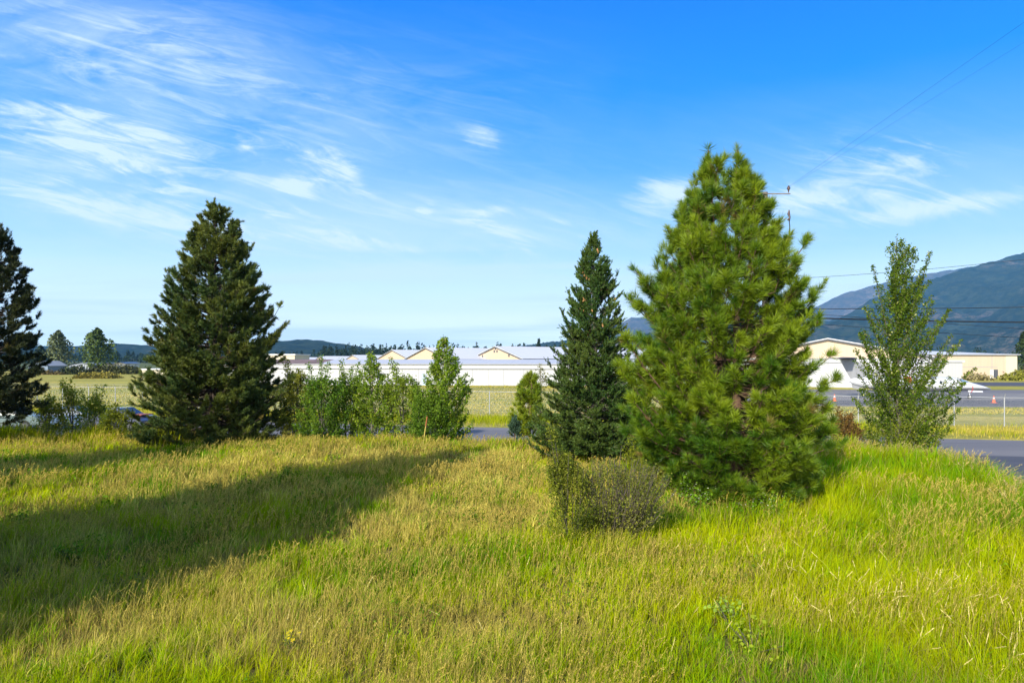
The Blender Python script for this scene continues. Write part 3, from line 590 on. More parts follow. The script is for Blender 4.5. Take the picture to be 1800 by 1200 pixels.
for lab, prof, px0, Y, cl in (
    ('brownish green open shrub against the dark pine', [(648, 515, 528), (665, 502, 545), (700, 490, 552), (740, 488, 555), (772, 500, 545)], 522, 27.6, [(0.11, 0.125, 0.035), (0.20, 0.19, 0.06)]),
    ('dense dark green shrub at the pine end of the thicket', [(655, 556, 570), (672, 535, 600), (710, 520, 612), (745, 520, 612), (775, 530, 605)], 568, 27.0, [(0.055, 0.115, 0.02), (0.12, 0.18, 0.03)]),
    ('leafy shrub just beside the slender spire sapling', [(652, 598, 612), (672, 585, 640), (710, 575, 650), (750, 578, 650), (775, 590, 640)], 608, 27.8, [(0.075, 0.13, 0.022), (0.15, 0.2, 0.035)]),
    ('yellowish green shrub between the two thicket saplings', [(655, 700, 716), (675, 680, 740), (715, 668, 752), (750, 670, 752), (775, 680, 745)], 708, 27.6, [(0.09, 0.14, 0.022), (0.19, 0.23, 0.04)]),
    ('low rounded shrub at the foot of the taller sapling', [(690, 735, 760), (715, 722, 790), (750, 722, 800), (778, 735, 790)], 755, 26.6, [(0.055, 0.11, 0.02), (0.12, 0.175, 0.03)]),
):
    bl('shrub', lab, 'shrub', prof, Y, px0, 110, 95, 0.08, [tuple(v * m_ for v, m_ in zip(c0, (1.5, 1.55, .8))) for c0 in cl], rough=0.6, zlow=0.15, ntr=4, sigma=.13, group='shrubs of the roadside thicket')
bl('sapling', 'thin sparse sapling with tan leaves behind the young pine', 'young tree', [(640, 946, 952), (655, 938, 962), (680, 932, 964), (720, 932, 966), (750, 940, 960)], 28.0, 950, 46, 40, 0.07, [(0.14, 0.16, 0.04), (0.26, 0.24, 0.09)], rough=0.4, zlow=0.3, sigma=.05)
# weeds and brush before the parked vehicles
for lab, prof, px0, Y, cl in (
    ('tall leafy weeds with pale flower heads in front of the blue car', [(683, 122, 134), (700, 108, 146), (725, 100, 150), (752, 98, 155)], 126, 27.5, [(0.10, 0.15, 0.03), (0.19, 0.22, 0.05), (0.6, 0.58, 0.3)]),
    ('sparse weeds beside the blunt end of the silver car', [(697, 84, 92), (712, 70, 102), (735, 62, 108), (755, 62, 108)], 85, 27.3, [(0.10, 0.15, 0.03), (0.20, 0.22, 0.06), (0.6, 0.58, 0.3)]),
    ('green weeds between the blue car and the red striped car', [(695, 160, 168), (710, 150, 182), (735, 146, 190), (755, 148, 190)], 166, 27.3, [(0.09, 0.15, 0.03), (0.18, 0.22, 0.05), (0.55, 0.55, 0.3)]),
    ('dark low brush under the skirt of the lone pine', [(718, 192, 204), (735, 180, 232), (758, 176, 240)], 205, 26.6, [(0.06, 0.10, 0.025), (0.12, 0.15, 0.03)]),
    ('reddish brown bush beside the birch foot', [(728, 1478, 1490), (745, 1465, 1505), (775, 1460, 1512), (795, 1468, 1508)], 1484, 24.5, [(0.07, 0.045, 0.035), (0.12, 0.085, 0.05)]),
    ('low green bush spreading from the birch foot', [(738, 1530, 1600), (755, 1505, 1640), (785, 1500, 1650), (800, 1510, 1640)], 1575, 25.2, [(0.05, 0.09, 0.02), (0.11, 0.14, 0.025)]),
    ('dense green bush between the spruce and the big pine', [(775, 1130, 1150), (795, 1095, 1180), (830, 1085, 1195), (865, 1090, 1200)], 1140, 17.6, [(0.06, 0.10, 0.018), (0.13, 0.165, 0.025)]),
):
    bl('bush', lab, 'bush', prof, Y, px0, 70, 150 if Y < 20 else 80, 0.045 if Y < 20 else 0.075, [tuple(v * m_ for v, m_ in zip(c0, (2.0, 1.7, .8))) for c0 in cl], rough=0.65, zlow=0.1, ntr=5, sigma=.13)
# the twiggy bush in the foreground
pf = [(790, 978, 992), (815, 966, 1012), (850, 962, 1040), (900, 958, 1062), (940, 958, 1062), (985, 968, 1050)]
bl('bush', 'upright small leaved bush in the middle of the foreground grass', 'bush', pf, 11.7, 1005, 130, 170, 0.038, [(0.07, 0.105, 0.012), (0.24, 0.26, 0.03)], rough=0.7, zlow=0.2, ntr=7, sigma=.08, bark='twig', tr=.006)
pf = [(805, 1040, 1120), (825, 1025, 1165), (860, 1015, 1180), (910, 1020, 1150), (950, 1020, 1120), (985, 1030, 1090)]
bl('bush', 'half dry grey twigged bush leaning against the upright leafy one', 'bush', pf, 12.1, 1078, 360, 30, 0.036, [(0.11, 0.14, 0.02), (0.28, 0.28, 0.05)], rough=0.8, zlow=0.15, ntr=14, sigma=.08, bark='twig', tr=.005, rise=(1.6, 1.2))
#@@STAKE
sx, sy = X_(745, 25.2), 25.2; sz = float(terrain(sx, sy))
st = empty('marker_stake', (sx - 0.06, sy, sz), 0, 'thin leaning yellow stake with a rusty red top', 'marker stake')
MB().tube([(0, 0, -0.1), (0.13, 0, 0.80)], 0.022, 6).build('stake', M['stake_y'], st)
MB().tube([(0.13, 0, 0.80), (0.185, 0, 1.16)], 0.024, 6).build('stake_top', M['stake_r'], st)

# ---------------------------------------------------------------- grass
def pal(x, y, rng, tc=None):
    """colour by place: fresh green on the right, straw in the middle, mixed"""
    n = len(x); a = smooth_noise(x, y, 2.6, 1); b_ = smooth_noise(x, y, 0.9, 2); c = smooth_noise(x, y, 6.0, 3); d = smooth_noise(x * 1.0, y * .5, 0.35, 4)
    green = np.clip((x - 3.0 - 0.05 * (y - 10)) / 3.5, 0, 1)
    dry = np.clip(0.40 + 0.6 * (a - 0.5) + 0.8 * (b_ - 0.5) + 0.3 * (c - 0.5) + 0.25 * (d - .5) - 0.62 * green
                  + 0.35 * np.exp(-((x + 0.6) / 3.2) ** 2 - ((y - 20) / 5.5) ** 2) + 0.25 * np.exp(-((x + 7) / 5) ** 2 - ((y - 17) / 4) ** 2), 0.02, 0.95)
    tc = rng.normal(0, 1, n) if tc is None else tc
    isdry = (0.5 + 0.20 * tc + rng.normal(0, 0.24, n)) < dry
    lime = np.array([0.46, 0.49, 0.002]); deep = np.array([0.11, 0.25, 0.002]); straw = np.array([0.66, 0.56, 0.13]); brown = np.array([0.27, 0.20, 0.06])
    m1 = np.clip(smooth_noise(x, y, 1.7, 6) * 1.2 - 0.1 + 0.22 * tc + rng.normal(0, 0.12, n), 0, 1)[:, None]; m2 = np.clip(smooth_noise(x, y, 0.6, 8)[:, None] * 1.1 - 0.2 + rng.normal(0, .2, (n, 1)), 0, 1)
    g = lime * (1 - m1) + deep * m1; s = straw * (1 - m2) + brown * m2
    return np.where(isdry[:, None], s, g), dry, green
def blades(x, y, z, h, wd, cols, rng, lean=0.35, wind=(0.10, 0.05), az=None):
    n = len(x); az = rng.random(n) * 2 * math.pi if az is None else az + rng.normal(0, 0.6, n); ln = np.abs(rng.normal(0, lean, n)) * h
    dx_ = np.cos(az) * ln + wind[0] * h; dy_ = np.sin(az) * ln + wind[1] * h; fa = rng.random(n) * math.pi
    sx_, sy_ = np.cos(fa) * wd / 2, np.sin(fa) * wd / 2
    o = np.stack([x, y, z - 0.02], 1); s = np.stack([sx_, sy_, sx_ * 0], 1)
    m_ = o + np.stack([dx_ * 0.30, dy_ * 0.30, h * 0.55], 1); tp = o + np.stack([dx_, dy_, h * (1 - 0.25 * np.minimum(ln / h, 1) ** 2)], 1)
    V_ = np.stack([o - s, o + s, m_ + s * 0.85, m_ - s * 0.85, tp], 1).reshape(-1, 3); b_ = (np.arange(n) * 5)[:, None]
    F_ = np.concatenate([b_ + [[0, 1, 2]], b_ + [[0, 2, 3]], b_ + [[3, 2, 4]]]); C_ = np.repeat(cols, 5, axis=0) 
    return V_, F_, C_
def sample(n, y0, y1, rng, pw=1.6, margin=1.2, w_=0.80):
    """points in the wedge the photo sees, thinning with distance"""
    u = rng.random(n); e = 2 - pw; y = (y0 ** e + u * (y1 ** e - y0 ** e)) ** (1 / e); x = (rng.random(n) * 2 - 1) * (w_ * y + margin); return x, y
rs = np.random.default_rng(5)
xc, yc = sample(52000, 5.2, 33.0, rs, 1.4); per_ = 12                     # tufts, each a spray of blades
rad_ = 0.035 * np.clip(yc / 9, 0.8, 2.5) * (0.5 + rs.random(len(xc)))
ti_ = np.repeat(np.arange(len(xc)), per_); ao = rs.random(len(ti_)) * 2 * math.pi; ro = np.sqrt(rs.random(len(ti_)))
x = xc[ti_] + np.cos(ao) * ro * rad_[ti_]; y = yc[ti_] + np.sin(ao) * ro * rad_[ti_]
tuft_h = (0.45 + 0.9 * rs.random(len(xc)) ** 1.4)[ti_]; tuft_c = rs.normal(0, 1, len(xc))[ti_]
e = edge(x, y); keep = (y < e + 2.6); x, y, ao, ro, tuft_h, tuft_c = (q[keep] for q in (x, y, ao, ro, tuft_h, tuft_c))
c, dry, green = pal(x, y, rs, tuft_c); z = terrain(x, y)
tall = smooth_noise(x, y, 1.4, 9) * 0.5 + smooth_noise(x, y, 0.5, 12) * 0.5
h = (0.15 + 0.28 * tall + 0.20 * green) * tuft_h * (0.6 + 0.5 * rs.random(len(x)))
e = edge(x, y); h *= 1.0 + 0.25 * (y > e - 3)
wd = 0.0085 * np.clip(y / 8.5, 0.8, 3.2) * (0.7 + 0.6 * rs.random(len(x)))
isd = c[:, 2] > 0.06
for nm, lab, mk, mt in (('green_grass', 'fresh lime green meadow grass', ~isd, 'grass'), ('dry_grass', 'straw coloured dry meadow grass', isd, 'straw')):
    V_, F_, C_ = blades(x[mk], y[mk], z[mk], h[mk] * (1.12 if nm == 'dry_grass' else 1), wd[mk] * (0.8 if nm == 'dry_grass' else 1), c[mk] * np.clip(1 + 0.28 * tuft_c[mk] + 0.2 * (rs.random(mk.sum()) - .5), 0.45, 1.5)[:, None], rs, lean=0.55, az=ao[mk])
    tag(nmesh(nm, V_, F_, M[mt], cols=C_), lab, 'grass', kind='stuff')
n = 2200; x = rs.normal(1.35, 0.62, n); y = rs.normal(11.45, 0.45, n); c, _, _ = pal(x, y, rs)
V_, F_, C_ = blades(x, y, terrain(x, y), rs.uniform(0.2, 0.55, n), np.full(n, 0.009), c * (0.7 + 0.5 * rs.random((n, 1))), rs, lean=0.3)
tag(nmesh('bush_grass', V_, F_, M['grass'], cols=C_), 'longer grass growing up through the foreground bushes', 'grass', kind='stuff')
# seed stalks: thin stem and a feathery head
def stalks(x, y, h, headl, headw, rng, bend=0.25, cst=(0.42, 0.36, 0.07), chd=(0.56, 0.43, 0.10), spread=0.33, m_=14):
    n = len(x); z = terrain(x, y); az = rng.random(n) * 2 * math.pi; ln = np.abs(rng.normal(0.12, bend, n)) * h
    d = np.stack([np.cos(az) * ln + 0.1 * h, np.sin(az) * ln, np.zeros(n)], 1); o = np.stack([x, y, z], 1)
    k = 5; t_ = np.linspace(0, 1, k)[None, :, None]; up_ = np.zeros((n, 1, 3)); up_[:, 0, 2] = h
    path = o[:, None] + up_ * (t_ - 0.12 * t_ ** 3) + d[:, None] * t_ ** 2.2
    r = (0.0016 * np.clip(y / 8, .9, 3))[:, None] * np.ones((1, k)); V1, F1 = tubes(path, r, 3)
    c1 = np.repeat(np.array(cst)[None] * (0.7 + 0.6 * rng.random((n, 1))), k * 3, axis=0)
    tipd = unit(path[:, -1] - path[:, -2]); q = rng.random((n, m_)); hp = path[:, -1][:, None] - tipd[:, None] * (q * headl[:, None])[:, :, None]
    hd = unit(np.repeat(tipd, m_, axis=0) + rng.normal(0, spread, (n * m_, 3))); hp = hp.reshape(-1, 3); L = headw.repeat(m_)
    s_ = unit(np.cross(hd, rng.normal(size=(n * m_, 3)))) * (L * 0.14)[:, None]
    V2 = np.stack([hp, hp + hd * (L * .5)[:, None] + s_, hp + hd * L[:, None], hp + hd * (L * .5)[:, None] - s_], 1).reshape(-1, 3); F2 = np.arange(n * m_ * 4).reshape(-1, 4) + len(V1)
    c2 = np.repeat(np.array(chd)[None] * (0.65 + 0.6 * rng.random((n * m_, 1))), 4, axis=0)
    return np.concatenate([V1, V2]), np.concatenate([F1, F2]), np.concatenate([c1, c2])
x, y = sample(34000, 5.5, 28, rs, 1.3); e = edge(x, y); k_ = (y < e + 0.6) & (smooth_noise(x, y, 1.3, 21) + 0.25 * rs.random(len(x)) - 0.2 * (x > 3) > 0.54); x, y = x[k_], y[k_]
_, dr, gr = pal(x, y, rs); h = (0.42 + 0.22 * gr) * (0.75 + 0.5 * rs.random(len(x)))
V_, F_, C_ = stalks(x, y, h, 0.10 + 0.05 * rs.random(len(x)), 0.022 * np.clip(y / 9, 0.9, 2.2), rs)
tag(nmesh('seed_stalks', V_, F_, M['straw'], cols=C_), 'thin tan seed stalks scattered through the meadow grass', 'grass stalks', kind='stuff')
# taller pale plumes on the crest and curved foxtails at lower right
cx_ = rs.uniform(9.0, 13.2, 1300)
ecr = np.array([np.linspace(6, 27, 300)[np.argmin(np.abs(edge(np.full(300, q), np.linspace(6, 27, 300)) - np.linspace(6, 27, 300)))] for q in cx_])
cy_ = ecr + rs.normal(0.2, 0.8, 1300)
V_, F_, C_ = stalks(cx_, cy_, rs.uniform(0.5, 0.85, 1300), np.full(1300, 0.15), np.full(1300, 0.042), rs, 0.30, (0.42, 0.34, 0.12), (0.52, 0.40, 0.18))
tag(nmesh('grass_plumes', V_, F_, M['straw'], cols=C_), 'tall pale plumed grass along the crest above the road', 'grass plumes', kind='stuff')
cx_ = np.concatenate([rs.normal(4.4, 0.8, 55), rs.normal(5.0, 0.9, 60), rs.uniform(-3, 6, 40)]); cy_ = np.concatenate([rs.normal(8.9, 0.5, 55), rs.normal(7.2, 0.6, 60), rs.uniform(6.5, 11, 40)]); n = len(cx_)
V_, F_, C_ = stalks(cx_, cy_, rs.uniform(0.5, 0.75, n), rs.uniform(.09, .15, n), np.full(n, 0.026), rs, 0.42, (0.50, 0.46, 0.10), (0.72, 0.62, 0.25), spread=0.10, m_=34)
tag(nmesh('foxtail_heads', V_, F_, M['straw'], cols=C_), 'curved pale foxtail heads in the near grass', 'foxtail grass', kind='stuff')
# small broad-leaved weeds in the meadow
x, y = sample(60000, 5.5, 27, rs, 1.4); nz = smooth_noise(x, y, 1.1, 31) + 0.35 * smooth_noise(x, y, 0.4, 32); k_ = (nz > 0.92) & (y < edge(x, y) + 1); x, y = x[k_], y[k_]
z = terrain(x, y) + rs.random(len(x)) * 0.30; cw = np.array([0.13, 0.24, 0.010]) * (0.7 + 0.6 * rs.random((len(x), 1)))
V_, F_, C_ = leaves(np.stack([x, y, z], 1), 0.05 * np.clip(y / 10, 0.7, 1.8), cw, rs, 0.5)
tag(nmesh('meadow_weeds', V_, F_, M['leaf'], cols=C_), 'patches of small dark green broad leaved weeds', 'weeds', kind='stuff')
def forb(label, px, Y, hgt, rad, nlv, size, cl, name='weed', flower=None):
    X0 = X_(px, Y); z0 = float(terrain(X0, Y)); root = empty(name, (X0, Y, z0), 0, label, 'weed')
    ns = 9; s = np.linspace(0, 1, 5)[None, :, None]; az = rs.random(ns) * 6.283; e = np.stack([np.cos(az) * rad * rs.random(ns), np.sin(az) * rad * rs.random(ns), hgt * (0.6 + 0.4 * rs.random(ns))], 1)
    P_ = e[:, None] * s; V1, F1 = tubes(P_, np.full((ns, 5), 0.004), 3); nmesh('stem', V1, F1, M['twig'], root)
    i = rs.integers(0, ns, nlv); p, _ = along(P_, i, 0.2 + 0.8 * rs.random(nlv)); p = p + rs.normal(0, rad * 0.22, (nlv, 3)); p[:, 2] = np.abs(p[:, 2])
    V_, F_, C_ = leaves(p, np.full(nlv, size), np.tile(np.array(cl), (nlv, 1)), rs, 0.8, 0.85); nmesh('foliage', V_, F_, M['leaf'], root, cols=C_)
    if flower:
        p = p[p[:, 2] > np.median(p[:, 2])][:flower[0]] + [0, 0, 0.05]; n_ = len(p)
        for grp in ([p] if n_ > 30 else [p[q:q + 1] for q in range(n_)]):
            V_, F_, C_ = leaves(grp, np.full(len(grp), flower[2]), np.tile(np.array(flower[1]), (len(grp), 1)), rs, 1.5, 1.0)
            fo = nmesh('flowers' if n_ > 30 else 'flower', V_, F_, M['straw'], root, cols=C_)
            if n_ > 30: fo['kind'] = 'stuff'
forb('round leaved pale green weed low in the foreground grass', 1325, 7.6, 0.36, 0.42, 110, 0.045, (0.34, 0.42, 0.03))
forb('round leaved weed just beside the grey dead stalks', 1290, 8.2, 0.40, 0.3, 110, 0.05, (0.28, 0.40, 0.05))
forb('bushy green weed with tiny white flowers under the big pine', 1235, 14.6, 0.55, 0.8, 1500, 0.05, (0.16, 0.30, 0.015), flower=(260, (0.75, 0.75, 0.62), 0.026))
forb('weed patch with white flowers below the skirt of the big pine', 1340, 14.2, 0.40, 0.9, 900, 0.05, (0.16, 0.29, 0.015), flower=(110, (0.75, 0.75, 0.62), 0.024))
forb('small yellow flowered weed at the bottom of the meadow', 518, 7.5, 0.40, 0.16, 60, 0.04, (0.14, 0.22, 0.03), flower=(24, (0.75, 0.60, 0.03), 0.035))
for px, Y, lab in ((590, 21.5, 'dark green weed on the sunlit edge of the meadow shadow'), (505, 18.5, 'dark green weed just inside the meadow shadow'), (690, 25.2, 'small dark weed near the thicket foot'), (467, 24.6, 'small dark weed before the lone pine'),
                  (372, 17.0, 'dark weed clump on the upper edge of the meadow shadow'), (40, 13.2, 'dark weed clump at the far left of the meadow shadow'), (130, 11.0, 'dark weed clump low in the meadow shadow'), (830, 13.6, 'green weed clump where the shadow ends')):
    forb(lab, px, Y, 0.36, 0.26, 260, 0.05, (0.14, 0.24, 0.012))
# tall weeds on the far rim of the meadow
n = 16000; x = np.concatenate([rs.uniform(-26, -12.5, 9000), rs.uniform(-12.5, 3.5, 7000)]); y = edge(x, np.full(n, 27.)) + rs.normal(-0.6, 0.8, n)
nz = smooth_noise(x, y, 0.8, 71); c = np.where((nz + rs.normal(0, .2, n) > 0.45)[:, None], np.array([[0.30, 0.34, 0.005]]), np.array([[0.60, 0.46, 0.11]])) * (0.6 + 0.7 * rs.random((n, 1)))
V_, F_, C_ = blades(x, y, terrain(x, y), np.where(x < -12.5, 0.75, 0.42) * (0.35 + 0.9 * nz) * (0.6 + 0.6 * rs.random(n)), np.full(n, 0.024), c, rs, lean=0.3)
tag(nmesh('rim_weeds', V_, F_, M['grass'], cols=C_), 'tall yellow green weeds on the rim of the meadow above the road', 'weeds', kind='stuff')
# rough grass strip along the fence and the road verge
n = 60000; a = rs.uniform(-75, 75, n); o = rs.normal(-4.2, 2.2, n); k_ = (o > -8.8) & (o < 1.5); a, o = a[k_], o[k_]
x = F0[0] + FU[0] * a + FN[0] * o; y = F0[1] + FU[1] * a + FN[1] * o; n = len(x); nz = smooth_noise(x, y, 3.0, 41)
c = np.where((nz + rs.normal(0, .18, n) > 0.5)[:, None], np.array([[0.30, 0.33, 0.01]]), np.array([[0.50, 0.40, 0.07]])) * (0.7 + 0.6 * rs.random((n, 1)))
V_, F_, C_ = blades(x, y, x * 0, (0.15 + 0.42 * nz) * (0.3 + 0.8 * rs.random(n)), np.full(n, 0.03), c, rs)
tag(nmesh('verge_grass', V_, F_, M['grass'], cols=C_), 'rough yellow green grass along the airfield fence', 'grass', kind='stuff')
# mown field beyond: short tussocks
n = 90000; y = 56 + 62 * rs.random(n) ** 1.0; x = (rs.random(n) * 2 - 1) * 0.8 * y; k_ = (x < 24 + (y - 66) * .1) | (y < 64); x, y = x[k_], y[k_]; n = len(x); nz = smooth_noise(x, y * 3, 9, 51) * .6 + .4 * smooth_noise(x, y * 2.5, 2, 52)
c = np.where((nz + rs.normal(0, .15, n) > 0.5)[:, None], np.array([[0.20, 0.22, 0.025]]), np.array([[0.48, 0.38, 0.07]])) * (0.7 + 0.6 * rs.random((n, 1)))
V_, F_, C_ = blades(x, y, x * 0, 0.10 + 0.14 * nz * rs.random(n), np.full(n, 0.09), c, rs)
tag(nmesh('field_grass', V_, F_, M['grass'], cols=C_), 'short tussocky grass of the mown airfield', 'grass', kind='stuff')
#@@FENCE
fence = empty('chain_link_fence', (F0[0], F0[1], 0), math.atan2(FU[1], FU[0]), 'long galvanised chain link fence topped with barbed wire along the airfield', 'fence')
A0, A1 = -105, 90; RH = 1.95
pm = None
for a in np.arange(A0, A1 + 0.1, 3.0):
    if pm is None:
        pm = MB().tube([(0, 0, -0.1), (0, 0, RH + .03)], 0.035, 7).build('post', M['galv'], fence)
        am = MB().tube([(0, 0, RH + .02), (-0.0, -0.20, RH + 0.28)], 0.02, 5).build('barb_arm', M['galv'], pm)
        pm.location = (a, 0, 0)
    else:
        c = pm.copy(); col.objects.link(c); c.parent = fence; c.location = (a, 0, 0); d = am.copy(); col.objects.link(d); d.parent = c
MB().tube([(A0, 0, RH), (A1, 0, RH)], 0.024, 6).build('top_rail', M['galv'], fence)
for q in range(3):
    f = (q + 1) / 3; MB().tube([(A0, -0.2 * f, RH + .02 + 0.26 * f), (A1, -0.2 * f, RH + .02 + 0.26 * f)], 0.006, 4).build('barbed_wire', M['galv'], fence)
cl_ = bpy.data.materials.new('chain_link_wire'); cl_.use_nodes = True; t = NT(cl_.node_tree); b = t.n['Principled BSDF']; b.inputs['Base Color'].default_value = (.42, .43, .44, 1); b.inputs['Metallic'].default_value = .3; b.inputs['Roughness'].default_value = .5
s_ = t.node('ShaderNodeSeparateXYZ'); t.l.new(t.node('ShaderNodeTexCoord').outputs['Object'], s_.inputs[0])
def dg(sgn):
    f = t.m('FRACT', t.m('DIVIDE', t.m('ADD', s_.outputs[0], t.m('MULTIPLY', s_.outputs[2], sgn)), 0.07)); return t.m('LESS_THAN', f, 0.06)
al = t.m('MAXIMUM', dg(1.0), dg(-1.0)); t.l.new(al, b.inputs['Alpha'])
MB().add([(A0, 0.03, 0.02), (A1, 0.03, 0.02), (A1, 0.03, RH), (A0, 0.03, RH)], [(0, 1, 2, 3)]).build('wire_mesh', cl_, fence)

# ---------------------------------------------------------------- hangars
def gable(name, label, px, pyk, Y, halfw, eave, yaw, length, wall, roof, cat='hangar', trim='dark_trim', group=None, door=None, over=0.35):
    """a gabled shed: the middle of its gable end stands at pixel column px, its ridge runs away along yaw (to the right of forward)"""
    zr = Z_(pyk, Y); root = empty(name, (X_(px, Y), Y, 0), -yaw, label, cat, group)
    w_ = halfw; e = eave; L = length
    MB().add([(-w_, 0, -.1), (w_, 0, -.1), (w_, 0, e), (0, 0, zr), (-w_, 0, e)], [(0, 1, 2, 3, 4)]).add([(-w_, L, -.1), (w_, L, -.1), (w_, L, e), (0, L, zr), (-w_, L, e)], [(4, 3, 2, 1, 0)]) \
        .add([(w_, 0, -.1), (w_, L, -.1), (w_, L, e), (w_, 0, e)], [(0, 1, 2, 3)]).add([(-w_, 0, -.1), (-w_, 0, e), (-w_, L, e), (-w_, L, -.1)], [(0, 1, 2, 3)]).build('wall', M[wall], root)
    sl_ = (zr - e) / w_; mb = MB()
    for s in (-1, 1):
        o = [(s * (w_ + over), -over, e - sl_ * over + 0.03), (0, -over, zr + 0.03), (0, L + over, zr + 0.03), (s * (w_ + over), L + over, e - sl_ * over + 0.03)]
        u = [(a, b_, c + 0.12) for a, b_, c in o]; f = [(0, 1, 2, 3), (7, 6, 5, 4), (0, 4, 5, 1), (1, 5, 6, 2), (2, 6, 7, 3), (3, 7, 4, 0)]; mb.add(o + u, f if s < 0 else [x[::-1] for x in f])
    mb.build('roof', M[roof], root)
    tb = MB()
    for s in (-1, 1):
        a = Vector((s * (w_ + over + .02), -over - .05, e - sl_ * over + 0.02)); b_ = Vector((0, -over - .05, zr + 0.02)); h_ = 0.26
        tb.add([a, b_, b_ + Vector((0, 0, -h_)), a + Vector((0, 0, -h_)), a + Vector((0, .05, 0)), b_ + Vector((0, .05, 0)), b_ + Vector((0, .05, -h_)), a + Vector((0, .05, -h_))], [(0, 1, 2, 3), (7, 6, 5, 4), (0, 4, 5, 1), (2, 6, 7, 3), (0, 3, 7, 4)])
        tb.box(min(s * (w_ + over + .03), s * (w_ + over + .15)), max(s * (w_ + over + .03), s * (w_ + over + .15)), -over, L + over, e - sl_ * over - 0.12, e - sl_ * over + 0.14)
    tb.build('eave_trim', M[trim], root)
    return root
GH = 'tan gabled hangars behind the white row'
h1 = gable('gabled_hangar', 'tan gabled hangar with five small vents, nearest the spruce', 871, 609, 200, 12.4, 4.75, R(51), 75, 'cream', 'pale_roof', group=GH)
for vx, vz in ((-6.3, 5.55), (0.0, 7.75), (-0.55, 6.95), (0.75, 6.95), (6.3, 5.7)):
    MB().box(vx - .28, vx + .28, -.06, -.003, vz - .35, vz + .35).build('vent', M['dark_trim'], h1)
mb = MB().box(3.0, 3.8, 30, 30.8, 7.2, 8.8); mb.build('roof_vent', M['white_trim'], h1)
h2 = gable('gabled_hangar', 'tan gabled hangar second from the spruce, behind the tall sapling', 749, 611, 205, 12.6, 4.6, R(51), 38, 'cream', 'pale_roof', group=GH)
h3 = gable('gabled_hangar', 'tan gabled hangar third from the spruce with a plain peak', 690, 615, 262, 12.6, 4.7, R(51), 34, 'cream', 'pale_roof', group=GH)
h4 = gable('gabled_hangar', 'small distant tan gabled hangar nearer the slender sapling', 620, 624, 420, 11.0, 4.3, R(51), 70, 'cream', 'pale_roof', group=GH)
h5 = gable('gabled_hangar', 'small distant tan gabled hangar nearer the flat roofed shed', 563, 626, 440, 9.0, 4.1, R(51), 60, 'cream', 'pale_roof', group=GH)
h0 = gable('gabled_hangar', 'pale roofed hangar low behind the flat roofed shed', 505, 628, 455, 9.0, 4.2, R(60), 60, 'cream', 'pale_roof', group=GH)
# the long white hangar row
La, Lb = np.array([X_(380, 124.5), 124.5]), np.array([X_(1290, 113.6), 113.6]); dL = Lb - La; LL = float(np.hypot(*dL)); yawL = math.atan2(dL[1], dL[0])
row = empty('hangar_row', (La[0], La[1], 0), yawL, 'long low white metal hangar row with a grey roof across the airfield', 'hangar')
D = 15.0
MB().box(0, LL, 0.12, D, -.1, 2.95).build('wall', M['white_metal'], row)
MB().box(0, LL, 0.0, 0.12, 2.97, 3.68).build('door_header', M['white_metal'], row)
MB().box(-.05, LL + .05, -0.10, 0.12, 2.89, 2.97).build('door_track', M['grey_trim'], row)
MB().box(-.05, LL + .05, -0.22, -0.02, 3.66, 3.78).build('gutter', M['grey_trim'], row)
mb = MB(); brown_x = 19.5
for (a, b_) in ((brown_x, LL + .2),):
    mb.add([(a, -.2, 3.72), (b_, -.2, 3.72), (b_, D / 2, 4.55), (a, D / 2, 4.55)], [(0, 1, 2, 3)]).add([(a, D + .2, 3.7), (b_, D + .2, 3.7), (b_, D / 2, 4.55), (a, D / 2, 4.55)], [(3, 2, 1, 0)])
mb.add([(LL, 0, 3.68), (LL, D, 3.68), (LL, D / 2, 4.5)], [(0, 1, 2)])
mb.build('roof', M['grey_roof'], row)
rr_ = MB().add([(-.2, -.2, 3.72), (brown_x, -.2, 3.72), (brown_x, D / 2, 4.55), (-.2, D / 2, 4.55)], [(0, 1, 2, 3)]).add([(-.2, D + .2, 3.7), (brown_x, D + .2, 3.7), (brown_x, D / 2, 4.55), (-.2, D / 2, 4.55)], [(3, 2, 1, 0)]).build('roof', M['rust_roof'], row)
rr_['label'] = 'rusty brown roof section'
def lx(px): # local x on the row's front from a pixel column
    k = (px - 900) / 1200; # La.x + s*c = k*(La.y + s*d)
    c, d = dL / LL; return (k * La[1] - La[0]) / (c - k * d)
for px in (520, 560, 600, 640, 700, 735, 780, 830, 858, 885, 920, 955, 990, 1030, 1100, 1160, 1220):
    s = float(lx(px)); MB().box(s - .03, s + .03, 0.09, 0.119, 0, 2.89).build('door_seam', M['grey_trim'], row)
s = float(lx(744.5)); dr = MB().box(s - .52, s + .52, 0.05, 0.118, 0, 2.05).build('door', M['blue_door'], row); MB().box(s + .3, s + .4, 0.01, 0.05, 1.0, 1.1).build('handle', M['grey_trim'], dr)
for px in (666, 671, 676, 681):
    s = float(lx(px)); MB().box(s - .16, s + .16, 0.07, 0.118, 1.75, 2.05).build('window', M['dark_glass'], row)
# flat-roofed shed behind its left part
def slab(name, label, x0p, x1p, Y, top, wall, trim='white_trim', cat='shed', depth=12, ground_z=0, yaw=0.0, group=None):
    root = empty(name, (X_(x0p, Y), Y, 0), yaw, label, cat, group); w_ = X_(x1p, Y) - X_(x0p, Y); z = Z_(top, Y)
    MB().box(0, w_, 0, depth, -.1, z).build('wall', M[wall], root); MB().box(-.25, w_ + .25, -.25, depth + .25, z + .002, z + .28).build('roof', M[trim], root)
    return root
slab('flat_roofed_shed', 'tan flat roofed shed behind the rusty roof section', 440, 518, 165, 624, 'cream2')
slab('white_shed', 'small white shed at the left end of the field, half hidden by the lone pine', 247, 330, 158, 650, 'cream2', depth=8)
